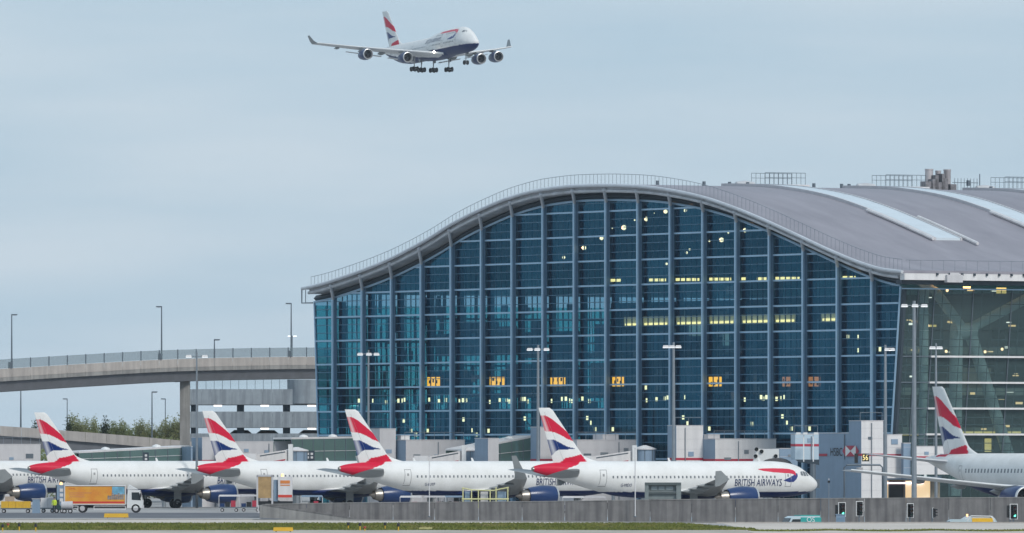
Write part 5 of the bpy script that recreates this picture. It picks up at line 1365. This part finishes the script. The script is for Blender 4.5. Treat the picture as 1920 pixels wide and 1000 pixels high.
# ------------------------------------------------------------------ vehicles
M_VGL = mat('vehicle_glass', (.02, .03, .035), .15, var=0)
def wheels(t, xs, y, r, wdt=.28):
    for x in xs:
        for sg in (-1, 1):
            w_ = MB().lathe([(-wdt / 2, r * .6), (-wdt / 2, r * .94), (-wdt / 4, r), (wdt / 4, r), (wdt / 2, r * .94), (wdt / 2, r * .6)], (x, sg * y, r), 'y', 18).build('wheel', M_RUBBER, t, True)
            MB().lathe([(sg * wdt * .42, r * .6), (sg * wdt * .46, r * .3), (sg * wdt * .5, .02)], (x, sg * y, r), 'y', 14).build('rim', M_PANEL, w_, True)
def van(label, loc, rz, L, Wd, H, body_m, rear_m=None, hi=0, cat='van'):
    t = thing('van', label, cat, loc, rz); h = L / 2; y = Wd / 2
    sidep = [(-h, .35), (h - .15, .35), (h, .6), (h - .1, 1.05), (h - 1.05, 1.25), (h - 1.75, H - .15), (h - 2.1, H), (-h + .15, H), (-h, H - .2)]
    MB().prism([(a, -y, b) for a, b in sidep], (0, Wd, 0)).build('body', body_m, t)
    for sg in (-1, 1):
        MB().prism([(h - 1.35, sg * (y + .005), 1.3), (h - 1.85, sg * (y + .005), H - .3), (h - 2.7, sg * (y + .005), H - .3), (h - 2.7, sg * (y + .005), 1.3)], (0, sg * .015, 0)).build('side_window', M_VGL, t)
        MB().bx(h - .1, h + .02, sg * (y - .45) - .2, sg * (y - .45) + .2, .75, .98).build('headlight', M_PANELW, t)
    MB().prism([(h - 1.08, -y + .12, 1.3), (h - 1.70, -y + .12, H - .22), (h - 1.66, -y + .12, H - .20), (h - 1.03, -y + .12, 1.31)], (0, Wd - .24, 0)).build('windscreen', M_VGL, t)
    wheels(t, (-h + .95, h - .95), y - .14, .36)
    return t
vD = 957
v1 = van('white van with teal rear, only its roof showing above the verge', (GX(1490, vD), vD, ROADZ), R(180 + 20), 4.9, 1.95, GZ(968, vD) - ROADZ, mat('van_pale', (.55, .66, .70), .35, var=.04))
M_TEAL = mat('van_teal', (.03, .36, .33), .4, var=.05)
for sg in (-1, 1): MB().bx(-2.46, -.25, sg * .985 - .012, sg * .985 + .012, .5, GZ(968, vD) - ROADZ - .12).build('livery_panel', M_TEAL, v1)
vs, fs = text_verts('OS', .5, 1.0); hz = GZ(979, vD) - ROADZ
MB().add([(-.9 - u, 1.01, hz + v) for u, v in vs], fs).build('lettering', M_WHITE, v1)
MB().bx(-2.4, -.3, -.9, .9, GZ(968, vD) - ROADZ + .003, GZ(968, vD) - ROADZ + .1).build('roof_panel', M_TEAL, v1)
v2 = van('long pale van with yellow panel on its raised rear roof', (GX(1806, 953), 953, ROADZ), R(180 + 8), 6.4, 2.05, GZ(974, 953) - ROADZ, mat('van_pale_blue', (.50, .60, .62), .35, var=.04))
H2 = GZ(974, 953) - ROADZ
MB().prism([(-3.1, -.95, H2 + .003), (.1, -.95, H2 + .003), (-.4, -.95, H2 + .3), (-2.75, -.95, H2 + .34)], (0, 1.9, 0)).build('raised_roof', mat('van_roof_white', (.62, .66, .68), .4), v2)
MB().bx(-2.8, -.7, .96, 1.05, H2 - .45, H2 + .12).build('yellow_panel', mat('van_yellow', (.85, .48, .02), .5, var=.12, scale=3), v2)
MB().tube([(-3.0, 1.0, H2 - .3), (-2.6, 1.0, H2 + .3), (-.6, 1.0, H2 + .34), (-.2, 1.0, H2 - .2)], .06, 6).build('frame_tube', M_WHITE, v2)
MB().lathe([(0, .1), (.2, .1), (.24, .01)], (-.3, .5, H2 + .3), 'z', 8).build('beacon', emis('beacon_amber', (1, .45, .05), 1.5), v2)

# delivery lorry
LD = 1080; s_ = F / LD
lx = GX(185, LD); LR = thing('delivery_lorry', 'yellow box lorry with red stripe parked below the leftmost fin', 'truck', (lx, LD, 0))
bx0, bx1 = GX(122, LD) - lx, GX(236, LD) - lx; bz0, bz1 = GZ(946, LD), GZ(911, LD)
def print_mat():
    m = bpy.data.materials.new('lorry_print'); m.use_nodes = True; t = m.node_tree; b = t.nodes['Principled BSDF']; b.inputs['Roughness'].default_value = .45
    tc = t.nodes.new('ShaderNodeTexCoord'); mp = t.nodes.new('ShaderNodeSeparateXYZ'); t.links.new(tc.outputs['Object'], mp.inputs[0])
    n = t.nodes.new('ShaderNodeTexNoise'); n.inputs['Scale'].default_value = .6; t.links.new(tc.outputs['Object'], n.inputs[0])
    r = t.nodes.new('ShaderNodeValToRGB'); r.color_ramp.elements[0].color = (.74, .27, .03, 1); r.color_ramp.elements[1].color = (.80, .42, .045, 1); r.color_ramp.elements[0].position = .35; r.color_ramp.elements[1].position = .65
    t.links.new(n.outputs[0], r.inputs[0]); t.links.new(r.outputs[0], b.inputs['Base Color']); return m
MB().bx(bx0, bx1, -1.2, 1.2, bz0, bz1).build('cargo_box', print_mat(), LR)
fr = MB()
for a, b in (((bx0, bz0), (bx1, bz0)), ((bx0, bz1), (bx1, bz1)), ((bx0, bz0), (bx0, bz1)), ((bx1, bz0), (bx1, bz1))): fr.tube([(a[0], -1.21, a[1]), (b[0], -1.21, b[1])], .07, 6)
fr.build('box_frame', M_PANELW, LR)
MB().bx(bx0 + .5, bx1 - .1, -1.225, -1.203, bz0 + .12, bz0 + .34).build('red_stripe', mat('lorry_red', (.62, .05, .03), .5, var=.1), LR)
MB().bx(bx1 - 1.5, bx1 - .1, -1.222, -1.203, bz0 + 1.1, bz1 - .1).build('sky_print', mat('sky_print', (.16, .40, .55), .5, var=.3, scale=2), LR)
pm = mat('city_print', (.28, .24, .22), .5, var=.6, scale=4); mb = MB()
for i in range(8): mb.bx(bx1 - 2.0 + i * .23, bx1 - 1.8 + i * .23, -1.224, -1.203, bz0 + .55, bz0 + rw.uniform(.95, 1.3))
mb.build('city_print', pm, LR)
vs, fs = text_verts('DHL', .2, 1.4); MB().add([(bx0 + .5 + u, -1.215, bz1 - .42 + v) for u, v in vs], fs).build('lettering', MATS['lorry_red'], LR)
mb = MB()
for i in range(3): mb.bx(bx0 + .5, bx0 + rw.uniform(1.8, 3.2), -1.218, -1.203, bz1 - .85 - .22 * i, bz1 - .77 - .22 * i)
mb.build('printed_lines', mat('print_pink', (.66, .24, .12), .5, var=.2), LR)
MB().bx(bx0 + .1, bx1 + 1.5, -.45, .45, .55, bz0 - .02).build('chassis', M_BLACK, LR)
for a, b in ((bx0 + .1, bx0 + 1.5), (bx0 + 3.3, bx1)): 
    q = MB()
    for z in (.35, .75): q.tube([(a, -1.15, z), (b, -1.15, z)], .05, 6)
    q.tube([(a, -1.15, .35), (a, -1.15, .75)], .05, 6); q.tube([(b, -1.15, .35), (b, -1.15, .75)], .05, 6); q.build('side_guard', M_PANELW, LR)
c1 = bx1 + .15
MB().prism([(c1, -1.15, .55), (c1 + 1.75, -1.15, .55), (c1 + 1.8, -1.15, 1.35), (c1 + 1.45, -1.15, 2.55), (c1 + .1, -1.15, 2.6)], (0, 2.3, 0)).build('cab', M_WHITE, LR)
MB().prism([(c1 + .05, -1.15, 2.62), (c1 + 1.2, -1.15, 2.62), (c1 + .2, -1.15, 3.15)], (0, 2.3, 0)).build('wind_deflector', M_WHITE, LR)
MB().prism([(c1 + .55, -1.165, 1.45), (c1 + 1.6, -1.165, 1.4), (c1 + 1.38, -1.165, 2.3), (c1 + .55, -1.165, 2.3)], (0, .012, 0)).build('side_window', M_VGL, LR)
MB().prism([(c1 + 1.815, -1.05, 1.42), (c1 + 1.49, -1.05, 2.45), (c1 + 1.46, -1.05, 2.45), (c1 + 1.78, -1.05, 1.42)], (0, 2.1, 0)).build('windscreen', M_VGL, LR)
MB().box((c1 + 1.55, -1.3, 1.95), (.12, .2, .5)).build('mirror', M_BLACK, LR)
MB().bx(c1 + 1.7, c1 + 1.86, -1.1, 1.1, .5, .85).build('bumper', M_PANEL, LR)
wheels(LR, (c1 + 1.0, bx0 + 2.0), 1.0, .5, .3)
rx = bx0 - 1.0
mb = MB(); mb.bx(rx, bx0 - .02, -1.15, -1.05, .5, bz1 + .1); mb.bx(rx, rx + .12, -1.15, 1.1, .5, bz1 + .05); mb.build('tail_lift', M_PANELB, LR)
mb = MB()
for k in range(3): mb.box((bx0 - .35, -1.19, bz0 + .5 + .55 * k), (.4, .05, .36))
mb.build('tail_plates', M_PANELW, LR)
MB().lathe([(bz1 + .1, .16), (bz1 + .35, .15), (bz1 + .42, .02)], (bx0 - .4, -1.0, 0), 'z', 10).build('beacon', emis('beacon_amber', (1, .45, .05), 1.5), LR)

# catering lift truck
cD = 1072; cx = GX(517, cD); CT = thing('catering_truck', 'high-lift catering truck with tan raised box at the second jet', 'truck', (cx, cD, 0))
def cbx_(pa, pb, ya, yb, y0, y1, nm, m): return MB().bx(GX(pa, cD) - cx, GX(pb, cD) - cx, y0, y1, GZ(yb, cD), GZ(ya, cD)).build(nm, m, CT)
cbx_(483, 511, 894, 934, -1.2, 1.2, 'lift_box', mat('box_tan', (.42, .27, .12), .6, var=.25, scale=1.5)); 
q = MB()
for a in (483, 511): q.bx(GX(a, cD) - cx - .1, GX(a, cD) - cx + .1, -1.26, -1.1, .7, GZ(892, cD))
q.bx(GX(482, cD) - cx, GX(512, cD) - cx, -1.26, 1.2, GZ(894, cD) + .01, GZ(892, cD) + .1); q.build('box_frame', M_PANEL, CT)
cbx_(513, 521, 900, 940, -.9, .9, 'scissor_mast', M_PANELB)
cbx_(522, 548, 894, 931, -1.2, 1.2, 'front_box', M_PANELW)
for ya, yb in ((901, 907), (909, 911)): cbx_(526, 544, ya, yb, -1.225, -1.203, 'orange_print', mat('print_orange', (.68, .22, .05), .5, var=.2))
cbx_(522, 548, 928, 933, -1.24, -1.21, 'bumper_band', mat('lorry_red', (.62, .05, .03), .5))
cbx_(484, 549, 940, 949, -1.0, 1.0, 'chassis', M_BLACK); 
MB().lathe([(GZ(894, cD), .16), (GZ(889, cD), .14), (GZ(889, cD) + .05, .02)], (GX(530, cD) - cx, -1.0, 0), 'z', 10).build('beacon', emis('beacon_amber', (1, .45, .05), 1.5), CT)
wheels(CT, (-1.4, 1.2), 1.0, .48, .3)
for x in (-1.9, 1.75): MB().bx(x - .08, x + .08, -1.15, -.95, 0, .9).build('outrigger', M_PANEL, CT)

# dollies and loads at the left edge
def dolly(px, D, L, label, load_m, lh, top=None, rail=None):
    t = thing('cargo_dolly', label, 'cart', (GX(px, D), D, 0), 0); MB().bx(-L / 2, L / 2, -.8, .8, .42, .55).build('platform', M_POLED, t)
    wheels(t, (-L / 2 + .35, L / 2 - .35), .6, .22, .15)
    MB().tube([(L / 2, 0, .45), (L / 2 + .8, 0, .3)], .04, 6).build('tow_bar', M_BLACK, t)
    n = max(2, int(L / .8)); 
    for i in range(n):
        a = -L / 2 + .05 + (L - .1) * i / n; MB().bx(a + .015, a + (L - .1) / n - .015, -.75, .75, .56, .56 + lh).build('crate', load_m, t)
    if top: MB().bx(-L / 2 + .5, -L / 2 + 1.5, -.6, .6, .57 + lh, 1.1 + lh).build('sack', top, t)
    return t
dolly(30, 1075, 3.4, 'yellow crate dolly at the left picture edge below the far engine', M_YEL, .75, mat('sack_cloth', (.42, .33, .26), .8))
dolly(90, 1082, 1.7, 'white container on a low dolly beside the worker in yellow', M_PANELW, 1.1)
t = thing('loading_pillar', 'blue-grey upright pillar between the crate dolly and white container', 'pillar', (GX(68, 1070), 1070, 0)); MB().prism([(-.45, -.3, 0), (.45, -.3, 0), (.4, -.3, 1.55), (-.4, -.3, 1.55)], (0, .6, 0)).build('body', M_PANELB, t); MB().bx(-.5, .5, -.35, .35, 1.56, 1.64).build('cap', M_PANEL, t)
t = thing('water_bowser', 'rounded grey tank cart behind the yellow lorry', 'cart', (GX(126, 1070), 1070, 0)); MB().lathe([(-.7, .05), (-.65, .45), (.6, .5), (.66, .05)], (0, 0, .85), 'x', 16).build('tank', M_PANEL, t, True); wheels(t, (-.3, .35), .4, .24, .14); MB().tube([(.6, 0, .5), (1.1, 0, .35)], .04, 6).build('tow_bar', M_BLACK, t)
t = thing('tow_tractor', 'dark green tow tractor beside the worker in yellow', 'tractor', (GX(111, 1074), 1074, 0))
MB().prism([(-.5, -.6, .3), (.5, -.6, .3), (.5, -.6, .75), (.05, -.6, .85), (-.05, -.6, 1.5), (-.5, -.6, 1.5)], (0, 1.2, 0)).build('body', mat('tractor_green', (.02, .05, .055), .5), t); wheels(t, (-.3, .35), .55, .26, .18)
MB().prism([(-.42, -.615, .95), (-.12, -.615, .95), (-.12, -.615, 1.38), (-.42, -.615, 1.38)], (0, .012, 0)).build('window', M_VGL, t)

# worker
def person(px, D, label):
    t = thing('person', label, 'person', (GX(px, D), D, 0), R(-100))
    J = {'pel': (0, 0, .95, .15), 'waist': (0, 0, 1.12, .14), 'chest': (0.02, 0, 1.34, .165), 'neck': (.02, 0, 1.5, .06), 'head': (.04, 0, 1.64, .10), 'crown': (.04, 0, 1.76, .07),
         'lh': (0, .10, .90, .095), 'lk': (.05, .12, .5, .065), 'la': (-.02, .12, .09, .045), 'lf': (.14, .13, .04, .04), 'rh': (0, -.10, .90, .095), 'rk': (.02, -.12, .5, .065), 'ra': (-.05, -.12, .09, .045), 'rf': (.11, -.13, .04, .04),
         'ls': (.02, .19, 1.42, .065), 'le': (.02, .25, 1.15, .045), 'lw': (.18, .24, .96, .034), 'rs': (.02, -.19, 1.42, .065), 're': (0, -.26, 1.15, .045), 'rw': (.12, -.25, .92, .034), 'lp': (.24, .235, .90, .03), 'rp': (.17, -.25, .85, .03)}
    E_ = [('pel', 'waist'), ('waist', 'chest'), ('chest', 'neck'), ('neck', 'head'), ('head', 'crown'), ('pel', 'lh'), ('lh', 'lk'), ('lk', 'la'), ('la', 'lf'), ('pel', 'rh'), ('rh', 'rk'), ('rk', 'ra'), ('ra', 'rf'), ('chest', 'ls'), ('ls', 'le'), ('le', 'lw'), ('chest', 'rs'), ('rs', 're'), ('re', 'rw'), ('lw', 'lp'), ('rw', 'rp')]
    names = list(J)
    for sd, (w0, yy) in (('l', ((.24, .235, .90), 1)), ('r', ((.17, -.25, .85), -1))):
        for k in range(4):
            n1 = f'{sd}g{k}'; n2 = f'{sd}t{k}'; J[n1] = (w0[0] + .03 + .004 * k, w0[1] + (-.03 + .02 * k), w0[2] - .035, .010); J[n2] = (w0[0] + .04, w0[1] + (-.03 + .02 * k), w0[2] - (.075 + .008 * (k in (1, 2))), .008); E_ += [(sd + 'p', n1), (n1, n2)]
        J[sd + 'th'] = (w0[0] + .045, w0[1] - yy * .035, w0[2] + .0, .010); J[sd + 'tt'] = (w0[0] + .065, w0[1] - yy * .04, w0[2] - .03, .008); E_ += [(sd + 'p', sd + 'th'), (sd + 'th', sd + 'tt')]
    names = list(J); me = bpy.data.meshes.new('body'); me.from_pydata([J[n][:3] for n in names], [(names.index(a), names.index(b)) for a, b in E_], [])
    o = link('body', me); sk = o.modifiers.new('skin', 'SKIN'); 
    for i, n in enumerate(names):
        me.skin_vertices[0].data[i].radius = (J[n][3], J[n][3]); me.skin_vertices[0].data[i].use_root = (n == 'pel')
    ss = o.modifiers.new('sub', 'SUBSURF'); ss.levels = 1; ss.render_levels = 1
    dg = bpy.context.evaluated_depsgraph_get(); m2 = bpy.data.meshes.new_from_object(o.evaluated_get(dg)); bpy.data.objects.remove(o)
    m2.materials.clear()
    for m in (mat('work_trousers', (.02, .025, .04), .8), mat('hi_vis_yellow', (.62, .78, .05), .6), mat('skin', (.42, .26, .19), .6), mat('boots', (.02, .02, .02), .6), mat('hair_dark', (.03, .02, .015), .7)): m2.materials.append(m)
    for p_ in m2.polygons:
        c = p_.center; p_.material_index = 3 if c.z < .12 else 4 if (c.z > 1.68 and c.x < .09) else 2 if (c.z > 1.5 or (abs(c.y) > .2 and c.z < .95)) else 1 if c.z > .88 else 0
    m2.polygons.foreach_set('use_smooth', [True] * len(m2.polygons)); link('body', m2, t)
    MB().lathe([(0, .125), (.06, .12), (.12, .07), (.14, .01)], (.03, 0, 1.71), 'z', 14).build('helmet', mat('helmet_dark', (.03, .035, .04), .4), t, True)
    return t
person(102, 1068, 'worker in bright yellow jacket standing left of the lorry')

# yellow-framed loader behind the wall
lD = 1022; qx = GX(908, lD); CLD = thing('cargo_loader', 'yellow-framed cargo loader standing below the jet with upswept tips', 'loader', (qx, lD, 0))
M_LY2 = mat('loader_yellow', (.62, .60, .30), .5, var=.12)
def fr(name, pts, r=.07): MB().tube([(GX(a, lD) - qx, y, GZ(b, lD)) for a, b, y in pts], r, 6).build(name, M_LY2, CLD)
for y in (-1.0, 1.0):
    for px in (868, 884, 897, 919, 930, 952): fr('post', [(px, 958, y), (px, 914 if px < 872 or px > 920 else 919, y)])
    fr('rail', [(866, 915, y), (886, 919, y), (925, 920, y), (954, 914, y)]); fr('rail', [(866, 936, y), (954, 936, y)], .09)
for px, w_ in ((876, 9), (908, 14), (941, 16)): MB().bx(GX(px - w_ / 2, lD) - qx, GX(px + w_ / 2, lD) - qx, -.5, .5, GZ(945, lD), GZ(922, lD)).build('engine_cover', [M_POLED, M_PANELB, M_PANEL][(px // 3) % 3], CLD)
MB().bx(GX(862, lD) - qx, GX(956, lD) - qx, -1.1, 1.1, .5, .8).build('platform', M_PANEL, CLD); wheels(CLD, (-1.8, 1.8), .9, .35, .2)
# grey display cabinet behind the wall
kD = 1012; kx = GX(1243, kD); KB = thing('stand_display', 'grey-green boxed stand display with small panes in front of the nearest jet', 'sign', (kx, kD, 0))
def kb(pa, pb, ya, yb, y0, y1, nm, m): MB().bx(GX(pa, kD) - kx, GX(pb, kD) - kx, y0, y1, GZ(yb, kD), GZ(ya, kD)).build(nm, m, KB)
M_KB = mat('display_grey', (.20, .23, .23), .5, var=.15, scale=2); M_KBD = mat('display_dark', (.09, .11, .11), .5, var=.1)
kb(1209, 1277, 905, 910, -.5, .5, 'top', M_KBD); kb(1209, 1216, 910, 937, -.45, .45, 'side', M_KB); kb(1268, 1277, 910, 962, -.45, .45, 'side', M_KB); kb(1216, 1268, 910, 922, 0, .4, 'back', M_KB)
kb(1216, 1268, 922.2, 926, -.4, .4, 'shelf', M_KBD); kb(1216, 1268, 926.2, 936, -.1, .4, 'lower_box', M_KB)
for a, b in ((1221, 1232), (1235, 1246), (1249, 1262)): kb(a, b, 912, 919, -.06, -.003, 'pane', mat('display_pane', (.32, .37, .38), .3))
MB().bx(GX(1212, kD) - kx, GX(1216, kD) - kx, -.2, .2, 0, GZ(937, kD)).build('leg', M_POLED, KB)

# baggage carts under the jets
def cart(px, D, m, label):
    t = thing('baggage_cart', label, 'cart', (GX(px, D), D, 0), 0, 'baggage carts under the jets'); MB().bx(-1.2, 1.2, -.7, .7, .45, .55).build('platform', M_POLED, t)
    q = MB()
    for x in (-1.18, 1.18):
        for y in (-.68, .68): q.tube([(x, y, .55), (x, y, 1.75)], .035, 5)
    q.build('frame', M_PANEL, t); MB().prism([(-1.25, -.72, 1.75), (1.25, -.72, 1.75), (1.1, -.72, 1.95), (-1.1, -.72, 1.95)], (0, 1.44, 0)).build('roof', m, t)
    for i, x in enumerate((-.8, -.2, .45)): MB().box((x, 0, .56 + .2 + .08 * i), (.52, .9, .4 + .16 * i)).build('suitcase', [M_NAVY, M_BLACK, M_REDS][i], t)
    wheels(t, (-.8, .8), .5, .2, .12)
cc = [M_PANELW, M_PANEL, M_PANELB]
for i, (px, D, lab) in enumerate(((430, 1100, 'white-roofed baggage cart left of the catering truck'), (470, 1102, 'grey-roofed baggage cart touching the catering truck'), (585, 1085, 'baggage cart at the engine of the second jet'), (770, 1070, 'first baggage cart of the row under the third jet'), (815, 1072, 'second baggage cart of the row under the third jet'),
                                (848, 1074, 'third baggage cart of the row under the third jet'), (1075, 1060, 'baggage cart under the rear of the nearest jet'), (1115, 1062, 'baggage cart under the rear door of the nearest jet'))): cart(px, D, cc[i % 3], lab)

# taxiway signs and marker posts in the grass
def tsign(px, yb, wpx, hpx, m, label):
    D = F * EYE / (yb - HOR); t = thing('taxiway_sign', label, 'sign', (GX(px, D), D, 0)); w_, h_ = wpx * D / F, hpx * D / F
    MB().prism([(-w_ / 2, -.12, .08), (w_ / 2, -.12, .08), (w_ / 2 - .05, -.12, h_), (-w_ / 2 + .05, -.12, h_)], (0, .24, 0)).build('panel', m, t)
    for x in (-w_ * .35, w_ * .35): MB().bx(x - .04, x + .04, -.06, .06, -.02, .1).build('leg', M_BLACK, t)
tsign(218, 972, 46, 9, M_YEL, 'yellow taxiway sign on the road edge below the lorry')
tsign(531, 998, 38, 9, M_YEL, 'yellow taxiway sign lying low in the grass below the ramp wall')
tsign(798, 994, 26, 5, mat('faded_yellow', (.50, .46, .20), .6, var=.15), 'small faded yellow sign in the grass below the third jet')
M_MR = mat('marker_red', (.35, .05, .03), .6)
for px, yb, c, lab in ((5, 997, 0, 'marker post at the left picture edge in the grass'), (15, 990, 2, 'red-topped marker post second from the left edge'), (36, 996, 1, 'black and yellow marker post third from the left edge'), (67, 997, 1, 'marker post below the worker in yellow'),
                   (653, 993, 0, 'marker post in the grass under the third fin'), (675, 995, 1, 'marker post right of the one under the third fin'), (684, 996, 2, 'short marker post of the pair under the third jet'), (722, 993, 0, 'marker post below the third jet rear door'), (747, 996, 1, 'rightmost marker post in the grass')):
    D = F * EYE / (yb - HOR); t = thing('marker_post', lab, 'post', (GX(px, D), D, 0), 0, 'marker posts in the grass')
    h_ = {0: .62, 1: .68, 2: .4}[c]
    MB().tube([(0, 0, 0), (0, 0, h_ * .55)], .05, 6).build('stem', M_YEL, t); MB().lathe([(h_ * .55, .06), (h_ * .62, .13), (h_ * .95, .11), (h_, .02)], (0, 0, 0), 'z', 10).build('head', [M_BLACK, M_BLACK, M_MR][c], t, True)

# ------------------------------------------------------------------ hazy air
hm = bpy.data.materials.new('haze_air'); hm.use_nodes = True; t = hm.node_tree; t.nodes.clear()
o = t.nodes.new('ShaderNodeOutputMaterial'); pv = t.nodes.new('ShaderNodeVolumePrincipled'); pv.inputs['Color'].default_value = (.80, .88, .95, 1); pv.inputs['Density'].default_value = 0.00004; pv.inputs['Anisotropy'].default_value = .2
t.links.new(pv.outputs[0], o.inputs['Volume'])
hz = MB().bx(-900, 900, -60, 3300, -4, 210).build('haze', hm); hz['kind'] = 'stuff'
